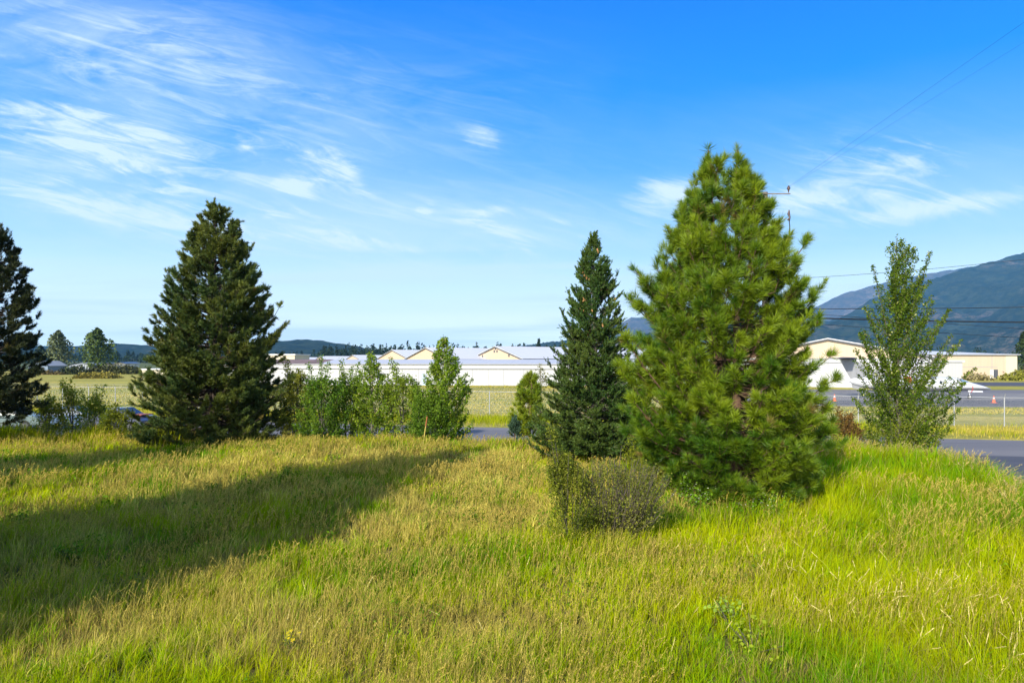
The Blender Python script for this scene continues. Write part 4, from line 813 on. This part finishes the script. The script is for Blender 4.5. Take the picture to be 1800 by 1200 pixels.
# big hangar on the right
bh = gable('large_hangar', 'large tan gabled hangar with white sliding doors behind the jet', 1456, 595.5, 112, 14.5, 4.95, R(33), 45, 'cream', 'white_trim')
MB().box(-14.45, 14.45, -0.25, -0.004, -0.05, 4.55).build('sliding_door', M['white_metal'], bh)
MB().box(-14.5, 14.5, -0.40, -0.26, 4.0, 4.12).build('door_track', M['grey_trim'], bh)
MB().box(-14.5, 14.5, -0.32, -0.002, 4.56, 4.72).build('door_header', M['grey_trim'], bh)
for k in range(-3, 4): MB().box(k * 4.1 - .04, k * 4.1 + .04, -0.29, -0.252, 0, 3.98).build('door_seam', M['grey_trim'], bh)
an = slab('white_hangar_annex', 'white sheet metal annex between the large hangar and the tan warehouse', 1600, 1692, 118, 636, 'white_metal', depth=14, cat='annex')
wh = empty('warehouse', (X_(1628, 160), 160, 0), 0, 'wide tan warehouse with a low roof and one dark doorway', 'warehouse'); ww = X_(1768, 160) - X_(1628, 160); ze = Z_(623, 160)
MB().box(0, ww, 0, 26, -.1, ze).build('wall', M['cream'], wh)
MB().box(ww + .003, ww + X_(1788, 160) - X_(1768, 160), -.02, 22, -.1, ze + .1).build('side_wall', M['cream2'], wh)
MB().add([(-.3, -.4, ze + .02), (ww + 3.2, -.4, ze + .12), (ww + 3.2, 26, ze + .12), (-.3, 26, ze + .02), (-.3, 9, ze + .95), (ww * .28, 9, ze + 1.0), (ww + 3.2, 9, ze + .35)], [(0, 1, 6, 5), (0, 5, 4), (4, 5, 3), (5, 6, 2, 3), (1, 2, 6), (0, 4, 3)]).build('roof', M['pale_roof'], wh)
MB().box(-.3, ww + 3.2, -.5, -.42, ze - .12, ze + .1).build('eave_trim', M['grey_trim'], wh)
s = X_(1747, 160) - X_(1628, 160); dd_ = MB().box(s - .1, s + .95, -.03, -.003, 0, 2.2).build('door', M['dark_trim'], wh); MB().box(s - .9, s - .12, -.08, -.003, 0, 2.15).build('door_leaf', M['white_trim'], wh)
MB().box(6, ww - 2, -.03, -.003, 2.75, 2.85).build('sill_band', M['grey_trim'], wh); MB().box(ww - 3.3, ww - 3.2, -.04, -.003, 0, ze - .15).build('downpipe', M['grey_trim'], wh)

# ---------------------------------------------------------------- far trees, houses, brush
M['forest'] = leafmat('far_foliage', 0.0, 0.9, 0.0)
def far_tree_geo(x, y, h, wr, n, size, c, rng, cone=True):
    """leaf clumps through the crown of one far tree"""
    t_ = rng.random(n) ** (0.8 if cone else 0.6); prof = (1 - t_) ** 0.8 if cone else np.sin(np.clip(t_ * 0.9 + 0.12, 0, 1) * math.pi) ** 0.6
    az = rng.random(n) * 6.283; rr_ = wr * prof * np.sqrt(rng.random(n)) * (0.45 + 1.1 * smooth_noise(az * 1.2 + x, t_ * 5 + y, 1.0, 61))
    p = np.stack([x + rr_ * np.cos(az), y + rr_ * np.sin(az), h * (0.08 + 0.92 * t_)], 1)
    return leaves(p, np.full(n, size), np.tile(np.array(c), (n, 1)) , rng, 0.3, 0.9)
def far_tree(label, px, Y, hgt, wr, n, size, c, cone, group='trees far across the airfield', name='tree'):
    X0 = X_(px, Y); root = empty(name, (X0, Y, 0), 0, label, 'tree', group)
    V_, F_, C_ = far_tree_geo(0, 0, hgt, wr, n, size, c, rs, cone); nmesh('crown', V_, F_, M['forest'], root, cols=C_)
    V_, F_ = tubes(np.array([[(0, 0, -.2), (0.1, 0, hgt * .4), (0, 0, hgt * .93)]], float), np.array([[.25, .18, .04]]), 6); nmesh('trunk', V_, F_, M['bark_dark'], root)
far_tree('distant feathery grey green tree beside the blue grey house', 103, 235, 14.3, 4.3, 1600, 0.75, (0.115, 0.135, 0.06), False)
far_tree('distant rounded green tree beside the pale houses', 171, 235, 15.0, 5.2, 2400, 0.75, (0.08, 0.115, 0.03), False)
far_tree('distant small dark tree between the blue grey house and the feathery tree', 72, 330, 11, 4.2, 700, 0.9, (0.03, 0.045, 0.025), False)
far_tree('distant conifer standing above the hangar roofs near the spruce', 947, 420, 17, 3.6, 700, 0.9, (0.02, 0.035, 0.018), True)
far_tree('distant dark conifer at the far right end beyond the warehouse', 1800, 230, 13.5, 4.5, 1000, 0.8, (0.035, 0.055, 0.02), True)
far_tree('distant bushy tree beyond the corner of the warehouse', 1835, 200, 8, 4.5, 900, 0.7, (0.05, 0.075, 0.02), False)
# far woods as masses
def wood(name, label, spots, c, rng, n=60, sz=1.1):
    Vs, Fs, Cs = [], [], []; o = 0
    for (px, Y, h_, wr) in spots:
        V_, F_, C_ = far_tree_geo(X_(px, Y), Y, h_, wr, n, sz * Y / 500, np.array(c) * rng.uniform(.6, 1.4), rng, rng.random() < 0.75); Vs.append(V_); Fs.append(F_ + o); Cs.append(C_); o += len(V_)
    tag(nmesh(name, np.concatenate(Vs), np.concatenate(Fs), M['forest'], cols=np.concatenate(Cs)), label, 'forest', kind='stuff')
wood('far_wood', 'dark belt of conifers behind the hangars', [(rs.uniform(560, 1130), rs.uniform(640, 760), max(6, rs.normal(15.5, 3.0)), rs.uniform(2.5, 4)) for _ in range(420)], (0.022, 0.036, 0.02), rs)
wood('roadside_wood', 'low dark belt of trees below the hills at the far side', [(rs.uniform(-700, 720), rs.uniform(700, 1000), rs.uniform(6, 15), rs.uniform(4, 7)) for _ in range(600)], (0.022, 0.036, 0.018), rs)
wood('valley_wood', 'belt of trees at the foot of the mountain', [(rs.uniform(1100, 2600), rs.uniform(500, 900), rs.uniform(6, 15), rs.uniform(4, 7)) for _ in range(500)], (0.03, 0.045, 0.018), rs)
def mound(label, x0, x1, Y, h_, c, n, name='brush', dY=3.0, cat='brush', sz=0.45):
    X0, X1 = X_(x0, Y), X_(x1, Y); root = empty(name, ((X0 + X1) / 2, Y, 0), 0, label, cat)
    u = rs.uniform(-1, 1, n); vv = rs.uniform(-1, 1, n); e = np.sqrt(np.clip(1 - u ** 2 - vv ** 2 * 0.0, 0, 1)); p = np.stack([u * (X1 - X0) / 2, vv * dY, h_ * e * rs.random(n) * (0.5 + 0.8 * smooth_noise(u * 9, vv * 3, 1.3, int(rs.integers(999))))], 1)
    V_, F_, C_ = leaves(p, np.full(n, sz), np.tile(np.array(c), (n, 1)), rs, .4, .8); nmesh('foliage', V_, F_, M['forest'], root, cols=C_)
mound('yellow brown brush patch out in the airfield grass', 138, 205, 165, 1.5, (0.20, 0.17, 0.035), 1500)
mound('yellow green bush at the corner of the tan warehouse', 1768, 1840, 148, 2.3, (0.20, 0.20, 0.03), 1800, 'bush', cat='bush')
mound('pale weedy brush before the tan warehouse', 1695, 1735, 150, 1.5, (0.26, 0.22, 0.10), 700)
mound('low dark hedge before the distant houses', 110, 152, 208, 2.6, (0.05, 0.06, 0.025), 900, 'hedge', cat='hedge', sz=.6)
mound('long tawny hedge along the far edge of the field beneath the rounded tree', 150, 262, 214, 2.8, (0.06, 0.065, 0.025), 2600, 'hedge', cat='hedge', sz=.6)
mound('tawny weeds along the far edge of the field by the edge pine', 30, 115, 205, 1.3, (0.13, 0.10, 0.04), 1500, cat='brush')
def house(label, px0, px1, top, eave, Y, wall, roof, yaw=0.0):
    root = empty('house', (X_((px0 + px1) / 2, Y), Y, 0), yaw, label, 'house', 'houses beyond the airfield'); w_ = (X_(px1, Y) - X_(px0, Y)) / 2; e = Z_(eave, Y); r_ = Z_(top, Y); L = 9
    MB().box(-w_, w_, 0, L, -.1, e).add([(-w_, 0, e), (w_, 0, e), (w_ * .2, 0, r_ - .1)], [(0, 1, 2)]).build('wall', wall, root)
    MB().add([(-w_ - .4, -.5, e), (w_ * .2, -.5, r_), (w_ * .2, L + .5, r_), (-w_ - .4, L + .5, e), (w_ + .4, -.5, e), (w_ + .4, L + .5, e)], [(0, 1, 2, 3), (1, 4, 5, 2)]).build('roof', roof, root)
    for s in (-.5, .45): MB().box(w_ * s - .6, w_ * s + .6, -.06, -.003, .9, min(e - .4, 2.2)).build('window', M['dark_glass'], root)
    MB().box(-.5, .5, -.06, -.003, 0, 2.0).build('door', M['white_trim'], root)
hb = mat('blue_grey_boards', (0.15, 0.20, 0.28), 0.7); hr = mat('light_shingles', (0.34, 0.36, 0.40), 0.7); hg = mat('grey_boards', (0.30, 0.33, 0.38), 0.7); hw = mat('off_white_boards', (0.6, 0.56, 0.5), 0.7)
house('blue grey house with a light gabled roof beside the edge pine', 50, 84, 634, 643, 222, hb, hr)
house('grey house between the two distant trees', 121, 156, 637, 641, 235, hg, hr)
house('off white house beside the rounded distant tree', 174, 198, 637, 640, 240, hw, hw)
house('cream house with a pale roof near the lone pine', 199, 220, 636, 639, 240, hw, hr)

# ---------------------------------------------------------------- jet
fm = bpy.data.materials.new('fuselage_paint_belly_shade'); fm.use_nodes = True; t = NT(fm.node_tree); b = t.n['Principled BSDF']; b.inputs['Roughness'].default_value = .25; b.inputs['Coat Weight'].default_value = .4
s_ = t.node('ShaderNodeSeparateXYZ'); t.l.new(t.node('ShaderNodeTexCoord').outputs['Object'], s_.inputs[0])
t.l.new(t.mix(t.rng(s_.outputs[2], 1.24, 1.30), (0.16, 0.165, 0.18), (0.50, 0.51, 0.53)), b.inputs['Base Color']); M['fuse'] = fm  # shading under the fuselage is put in as a darker grey belly
def ring(x, y0, z0, ry, rz, n=20, sq=1.0): return [(x, y0 + ry * math.cos(2 * math.pi * j / n), z0 + rz * math.sin(2 * math.pi * j / n)) for j in range(n)]
tailp = Vector((X_(1492, 80), 80, 0))
jet = empty('business_jet', tailp, R(-6), 'white twin engine business jet with a grey tail and a red engine cover', 'jet')
fus = [(0.0, 2.05, 0.10, 0.12), (0.5, 1.98, 0.35, 0.38), (1.6, 1.85, 0.58, 0.60), (3.2, 1.72, 0.74, 0.76), (5.0, 1.66, 0.80, 0.82), (10.2, 1.66, 0.80, 0.82), (11.5, 1.64, 0.78, 0.80), (12.5, 1.55, 0.68, 0.66), (13.6, 1.40, 0.52, 0.44), (14.8, 1.24, 0.30, 0.24), (15.5, 1.14, 0.10, 0.09), (15.62, 1.12, 0.02, 0.02)]
MB().loft([ring(x, 0, z, a, b_) for x, z, a, b_ in fus]).build('fuselage', M['fuse'], jet)
MB().loft([ring(x, 0, z, a, b_) for x, z, a, b_ in ((4.6, 1.05, .2, .10), (5.6, 0.98, .72, .22), (8.6, .98, .72, .22), (10.0, 1.05, .2, .10))]).build('belly_fairing', M['jet_dark'], jet)
def wing(pts_root, pts_tip, th, mt, name, parent):
    """thin lofted aerofoil between two chords ((x0,y,z),(x1,y,z))"""
    r = []
    for (a, b_), t_ in ((pts_root, th), (pts_tip, th * .4)):
        a = Vector(a); b_ = Vector(b_); prof = [(0, 0), (.12, .5), (.35, .6), (.7, .35), (1, 0), (.7, -.2), (.35, -.35), (.12, -.3)]
        r.append([tuple(a + (b_ - a) * u + Vector((0, 0, v * t_)) if name != 'fin' else a + (b_ - a) * u + Vector((0, v * t_, 0))) for u, v in prof])
    return MB().loft(r, smooth=False).build(name, M[mt], parent)
for s in (-1, 1):
    wg = wing(((4.9, s * .6, 1.02), (8.3, s * .6, 1.0)), ((3.0, s * 7.6, 1.36), (4.2, s * 7.6, 1.36)), .26, 'jet', 'wing', jet)
    MB().add([(3.0, s * 7.6, 1.38), (4.2, s * 7.6, 1.38), (2.9, s * 7.95, 2.25), (2.3, s * 7.95, 2.25), (3.0, s * 7.66, 1.38), (4.2, s * 7.66, 1.38), (2.9, s * 8.0, 2.25), (2.3, s * 8.0, 2.25)], [(0, 1, 2, 3), (7, 6, 5, 4), (0, 3, 7, 4), (1, 5, 6, 2), (2, 6, 7, 3)]).build('winglet', M['jet'], wg)
    wing(((-1.0, s * .05, 4.62), (0.75, s * .05, 4.62)), ((-1.5, s * 2.6, 4.70), (-.75, s * 2.6, 4.70)), .14, 'jet_dark', 'tailplane', jet)
    en = MB().loft([ring(x, s * 1.28, 2.06, a, a) for x, a in ((2.2, .30), (2.9, .44), (3.8, .54), (5.2, .56), (5.85, .52), (5.98, .48))]).build('engine', M['jet'], jet)
    cv = MB().loft([ring(x, s * 1.28, 2.06, a, a) for x, a in ((5.45, .59), (5.95, .59), (6.2, .50), (6.36, .26), (6.38, .02))]).build('engine_cover', M['red_cover'], en)
    MB().box(6.26, 6.39, s * 1.28 - .12, s * 1.28 + .12, 1.98, 2.14).build('cover_patch', M['yellow_patch'], cv)
    MB().box(2.8, 5.2, min(s * .6, s * .95), max(s * .6, s * .95), 1.98, 2.12).build('pylon', M['jet_grey'], en)
    mg = MB().tube([(5.3, s * 1.3, 1.05), (5.3, s * 1.3, .35)], .06, 8).build('main_gear', M['galv'], jet); MB().tube([(5.3, s * 1.18, .30), (5.3, s * 1.42, .30)], .30, 18).build('wheel', M['rubber'], mg)
wing(((0.3, 0, 2.05), (4.0, 0, 2.3)), ((-1.1, 0, 4.6), (0.5, 0, 4.6)), .30, 'jet_grey', 'fin', jet)
MB().tube([(-1.3, 0, 4.66), (-.8, 0, 4.68), (.6, 0, 4.66), (.95, 0, 4.62)], [.05, .14, .13, .03], 10).build('fin_cap', M['jet_dark'], jet)
MB().add([(.3, .04, 1.75), (1.6, .04, 1.3), (1.1, .04, 1.05), (.45, .04, 1.15), (.3, -.04, 1.75), (1.6, -.04, 1.3), (1.1, -.04, 1.05), (.45, -.04, 1.15)], [(0, 1, 2, 3), (7, 6, 5, 4), (0, 3, 7, 4), (3, 2, 6, 7), (2, 1, 5, 6)]).build('ventral_fin', M['jet_grey'], jet)
for s in (-1, 1):
    for k in range(5): MB().loft([ring(0, 0, 0, .15, .19, 12), ring(.02, 0, 0, .14, .18, 12)], smooth=False).build('window', M['dark_glass'], jet).matrix_basis = __import__('mathutils').Matrix.Translation((6.9 + k * .72, s * .795, 1.90)) @ __import__('mathutils').Matrix.Rotation(R(90) * s, 4, 'Z')
MB().add([(12.0, -.70, 2.00), (12.9, -.50, 1.93), (13.15, 0, 2.0), (12.9, .5, 1.93), (12.0, .70, 2.0), (11.95, -.5, 2.26), (12.25, -.3, 2.28), (12.35, 0, 2.30), (12.25, .3, 2.28), (11.95, .5, 2.26)], [(0, 1, 6, 5), (1, 2, 7, 6), (2, 3, 8, 7), (3, 4, 9, 8)]).build('windscreen', mat('cockpit_glass', (0.16, 0.24, 0.34), 0.1, spec=.8), jet)
ng = MB().tube([(13.3, 0, 1.1), (13.3, 0, .3)], .05, 8).build('nose_gear', M['white_trim'], jet); MB().tube([(13.3, -.10, .22), (13.3, .10, .22)], .22, 16).build('wheel', M['rubber'], ng); MB().tube([(13.3, -.11, .22), (13.3, .11, .22)], .11, 12).build('hub', M['white_trim'], ng)
MB().add([(13.0, -.26, .98), (14.6, -.24, .92), (14.6, -.28, .78), (13.0, -.30, .80), (13.0, -.22, .98), (14.6, -.20, .92), (14.6, -.24, .78), (13.0, -.26, .80)], [(0, 1, 2, 3), (7, 6, 5, 4), (0, 4, 5, 1), (3, 2, 6, 7)]).build('gear_door', M['jet'], ng)
MB().tube([(13.3, -.58, 1.5), (13.35, -.62, 1.2), (13.2, -.5, .75)], .03, 5).build('red_streamer', M['red_cover'], jet)

# cones
def cone_thing(px, Y, label):
    root = empty('traffic_cone', (X_(px, Y), Y, 0.02), 0, label, 'traffic cone', 'orange cones on the apron')
    MB().tube([(0, 0, .03), (0, 0, .75)], [.17, .035], 14).build('cone_body', M['orange'], root); MB().box(-.22, .22, -.22, .22, 0, .035).build('base', M['orange'], root)
    MB().tube([(0, 0, .42), (0, 0, .54)], [.098, .076], 14, False).build('band', M['white_trim'], root)
cone_thing(1467, 74, 'orange traffic cone near the tail end of the jet'); cone_thing(1747, 71, 'orange traffic cone ahead of the nose of the jet')

# ---------------------------------------------------------------- cars behind the weeds
def car(label, px, Y, yaw, paint, accent=None):
    root = empty('parked_car', (X_(px, Y), Y, 0.02), yaw, label, 'car', 'cars parked along the road')
    side = [(-2.2, .35), (-2.25, .75), (-2.05, .95), (-1.55, 1.0), (-.95, 1.40), (.35, 1.43), (1.05, 1.02), (1.95, .90), (2.25, .70), (2.25, .35)]
    w_ = .86; rg_ = []
    for y, k in ((-w_, .92), (-w_ * .93, 1), (w_ * .93, 1), (w_, .92)): rg_.append([(x * (1 if k == 1 else .99), y * (1 if z < 1.05 else .82), .35 + (z - .35) * k) for x, z in side])
    MB().loft(rg_, smooth=False).build('body', paint, root)
    for s in (-1, 1):
        MB().add([(-1.35, s * .815, 1.0), (-.9, s * .735, 1.33), (.3, s * .735, 1.35), (.85, s * .815, 1.03)], [(0, 1, 2, 3)] if s < 0 else [(3, 2, 1, 0)]).build('side_window', M['dark_glass'], root)
        for x in (-1.4, 1.4):
            wl = MB().tube([(x, s * .70, .32), (x, s * .88, .32)], .32, 18).build('wheel', M['rubber'], root); MB().tube([(x, s * .72, .32), (x, s * .895, .32)], .19, 12).build('rim', M['rim'], wl)
    MB().add([(.42, -.62, 1.425), (1.06, -.70, 1.05), (1.06, .70, 1.05), (.42, .62, 1.425)], [(0, 1, 2, 3)]).build('windscreen', M['dark_glass'], root)
    MB().add([(-1.02, .62, 1.40), (-1.55, .70, 1.03), (-1.55, -.70, 1.03), (-1.02, -.62, 1.40)], [(0, 1, 2, 3)]).build('rear_window', M['dark_glass'], root)
    if accent: MB().box(.95, 2.0, -.55, .55, 1.0, 1.05).build('bonnet_scoop', accent, root)
car('blue car mostly hidden behind tall flowering weeds', 128, 44.5, R(8), mat('blue_car_paint', (0.07, 0.12, 0.22), .3, coat=.6))
car('dark car with a red bonnet stripe beside the lone pine', 212, 43.5, R(-12), mat('slate_car_paint', (0.07, 0.08, 0.12), .3, coat=.6), mat('red_car_paint', (0.25, 0.06, 0.04), .5))
car('silver green car behind the drooping boughs of the edge pine', 18, 44, R(5), mat('silver_green_paint', (0.13, 0.18, 0.18), .3, coat=.6))

# ---------------------------------------------------------------- utility pole and cables
Yu = 30.0; pxu = 1345; ux = X_(pxu, Yu)
pole = empty('utility_pole', (ux, Yu, 0), 0, 'tall wooden utility pole hidden in and behind the big pine', 'utility pole')
zt = Z_(338, Yu)
V_, F_ = tubes(np.array([[(0, 0, -.3), (0, 0, 6), (0, 0, zt)]], float), np.array([[.17, .14, .11]]), 12); nmesh('shaft', V_, F_, M['wood'], pole, smooth=True)
def ul(px, py, dy=0.0): return (X_(px, Yu) - ux, dy, Z_(py, Yu))
a_ = MB().box(-.95, 1.05, -.16, -.12, Z_(342, Yu) - .022, Z_(342, Yu) + .022).build('crossarm', M['wood'], pole)
for q in (1300 + 5, 1384):
    i_ = ul(q, 336); MB().tube([(i_[0], -.135, i_[2] - .1), (i_[0], -.135, i_[2] + .0), (i_[0], -.135, i_[2] + .09), (i_[0], -.135, i_[2] + .14), (i_[0], -.135, i_[2] + .2)], [.015, .03, .085, .05, .03], 10).build('insulator', M['porcelain'], a_)
b2 = MB().box(-.5, 1.0, -.155, -.135, Z_(386, Yu) - .012, Z_(386, Yu) + .012).build('crossarm', M['galv'], pole)
MB().tube([ul(1384, 371, -.2), ul(1383, 378, -.2), ul(1385, 384, -.2), ul(1383, 389, -.2)], [.03, .065, .04, .07], 8).build('fuse_cutout', M['porcelain'], b2)
MB().tube([ul(1384, 389, -.2), ul(1385, 400, -.2), ul(1384, 415, -.2), ul(1380, 425, -.2), ul(1374, 434, -.1), ul(1350, 450, 0)], .02, 6).build('lead_wire', M['wire'], pole)
MB().tube([ul(1345, 395, -.22), ul(1345, 422, -.22)], .22, 14).build('transformer', M['galv'], pole)
def cable(label, a, b_, r, sag, name='power_line'):
    a = Vector(a); b_ = Vector(b_); pts = [a.lerp(b_, t_ / 24) + Vector((0, 0, -sag * 4 * (t_ / 24) * (1 - t_ / 24))) for t_ in range(25)]
    tag(MB().tube(pts, r, 6).build(name, M['wire']), label, 'cable', 'cables from the utility pole')
def W_(px, py, Y): return (X_(px, Y), Y, Z_(py, Y))
cable('thick black cable, the heaviest of those crossing before the mountain', W_(1345, 556, Yu), W_(2150, 566, 31), .032, .12)
cable('thin black cable just above the heaviest one', W_(1345, 542, Yu), W_(2150, 530, 31), .017, .12)
cable('thin cable sloping down to pass just above the jet', W_(1345, 562, Yu), W_(2150, 612, 33), .010, .10)
cable('faint thin cable just under the heaviest one', W_(1345, 545, Yu), W_(2150, 600, 30), .008, .05)
cable('single wire high across the birch top and the mountain ridge', W_(1345, 492, Yu), W_(2150, 410, 26), .009, .25)
cable('conductor rising steeply into the sky from the pole top insulator', W_(1384, 330, Yu), W_(2100, -170, 16), .003, .0)
cable('second conductor rising beside the first from the pole top', W_(1384, 331, Yu + .4), W_(2100, -110, 16.5), .0022, .0)

# ---------------------------------------------------------------- haze
hz = MB().box(-11000, 11000, -400, 11900, -2.2, 880).build('haze', bpy.data.materials.new('haze')); tag(hz, 'thin blue air between the camera and the hills', 'haze', kind='stuff')
hm = hz.data.materials[0]; hm.use_nodes = True; hm.node_tree.nodes.clear()
pv = hm.node_tree.nodes.new('ShaderNodeVolumePrincipled'); mo = hm.node_tree.nodes.new('ShaderNodeOutputMaterial'); hm.node_tree.links.new(pv.outputs[0], mo.inputs['Volume'])
pv.inputs['Color'].default_value = (0.20, 0.56, 1.0, 1); pv.inputs['Density'].default_value = 0.68e-4; pv.inputs['Anisotropy'].default_value = 0.0
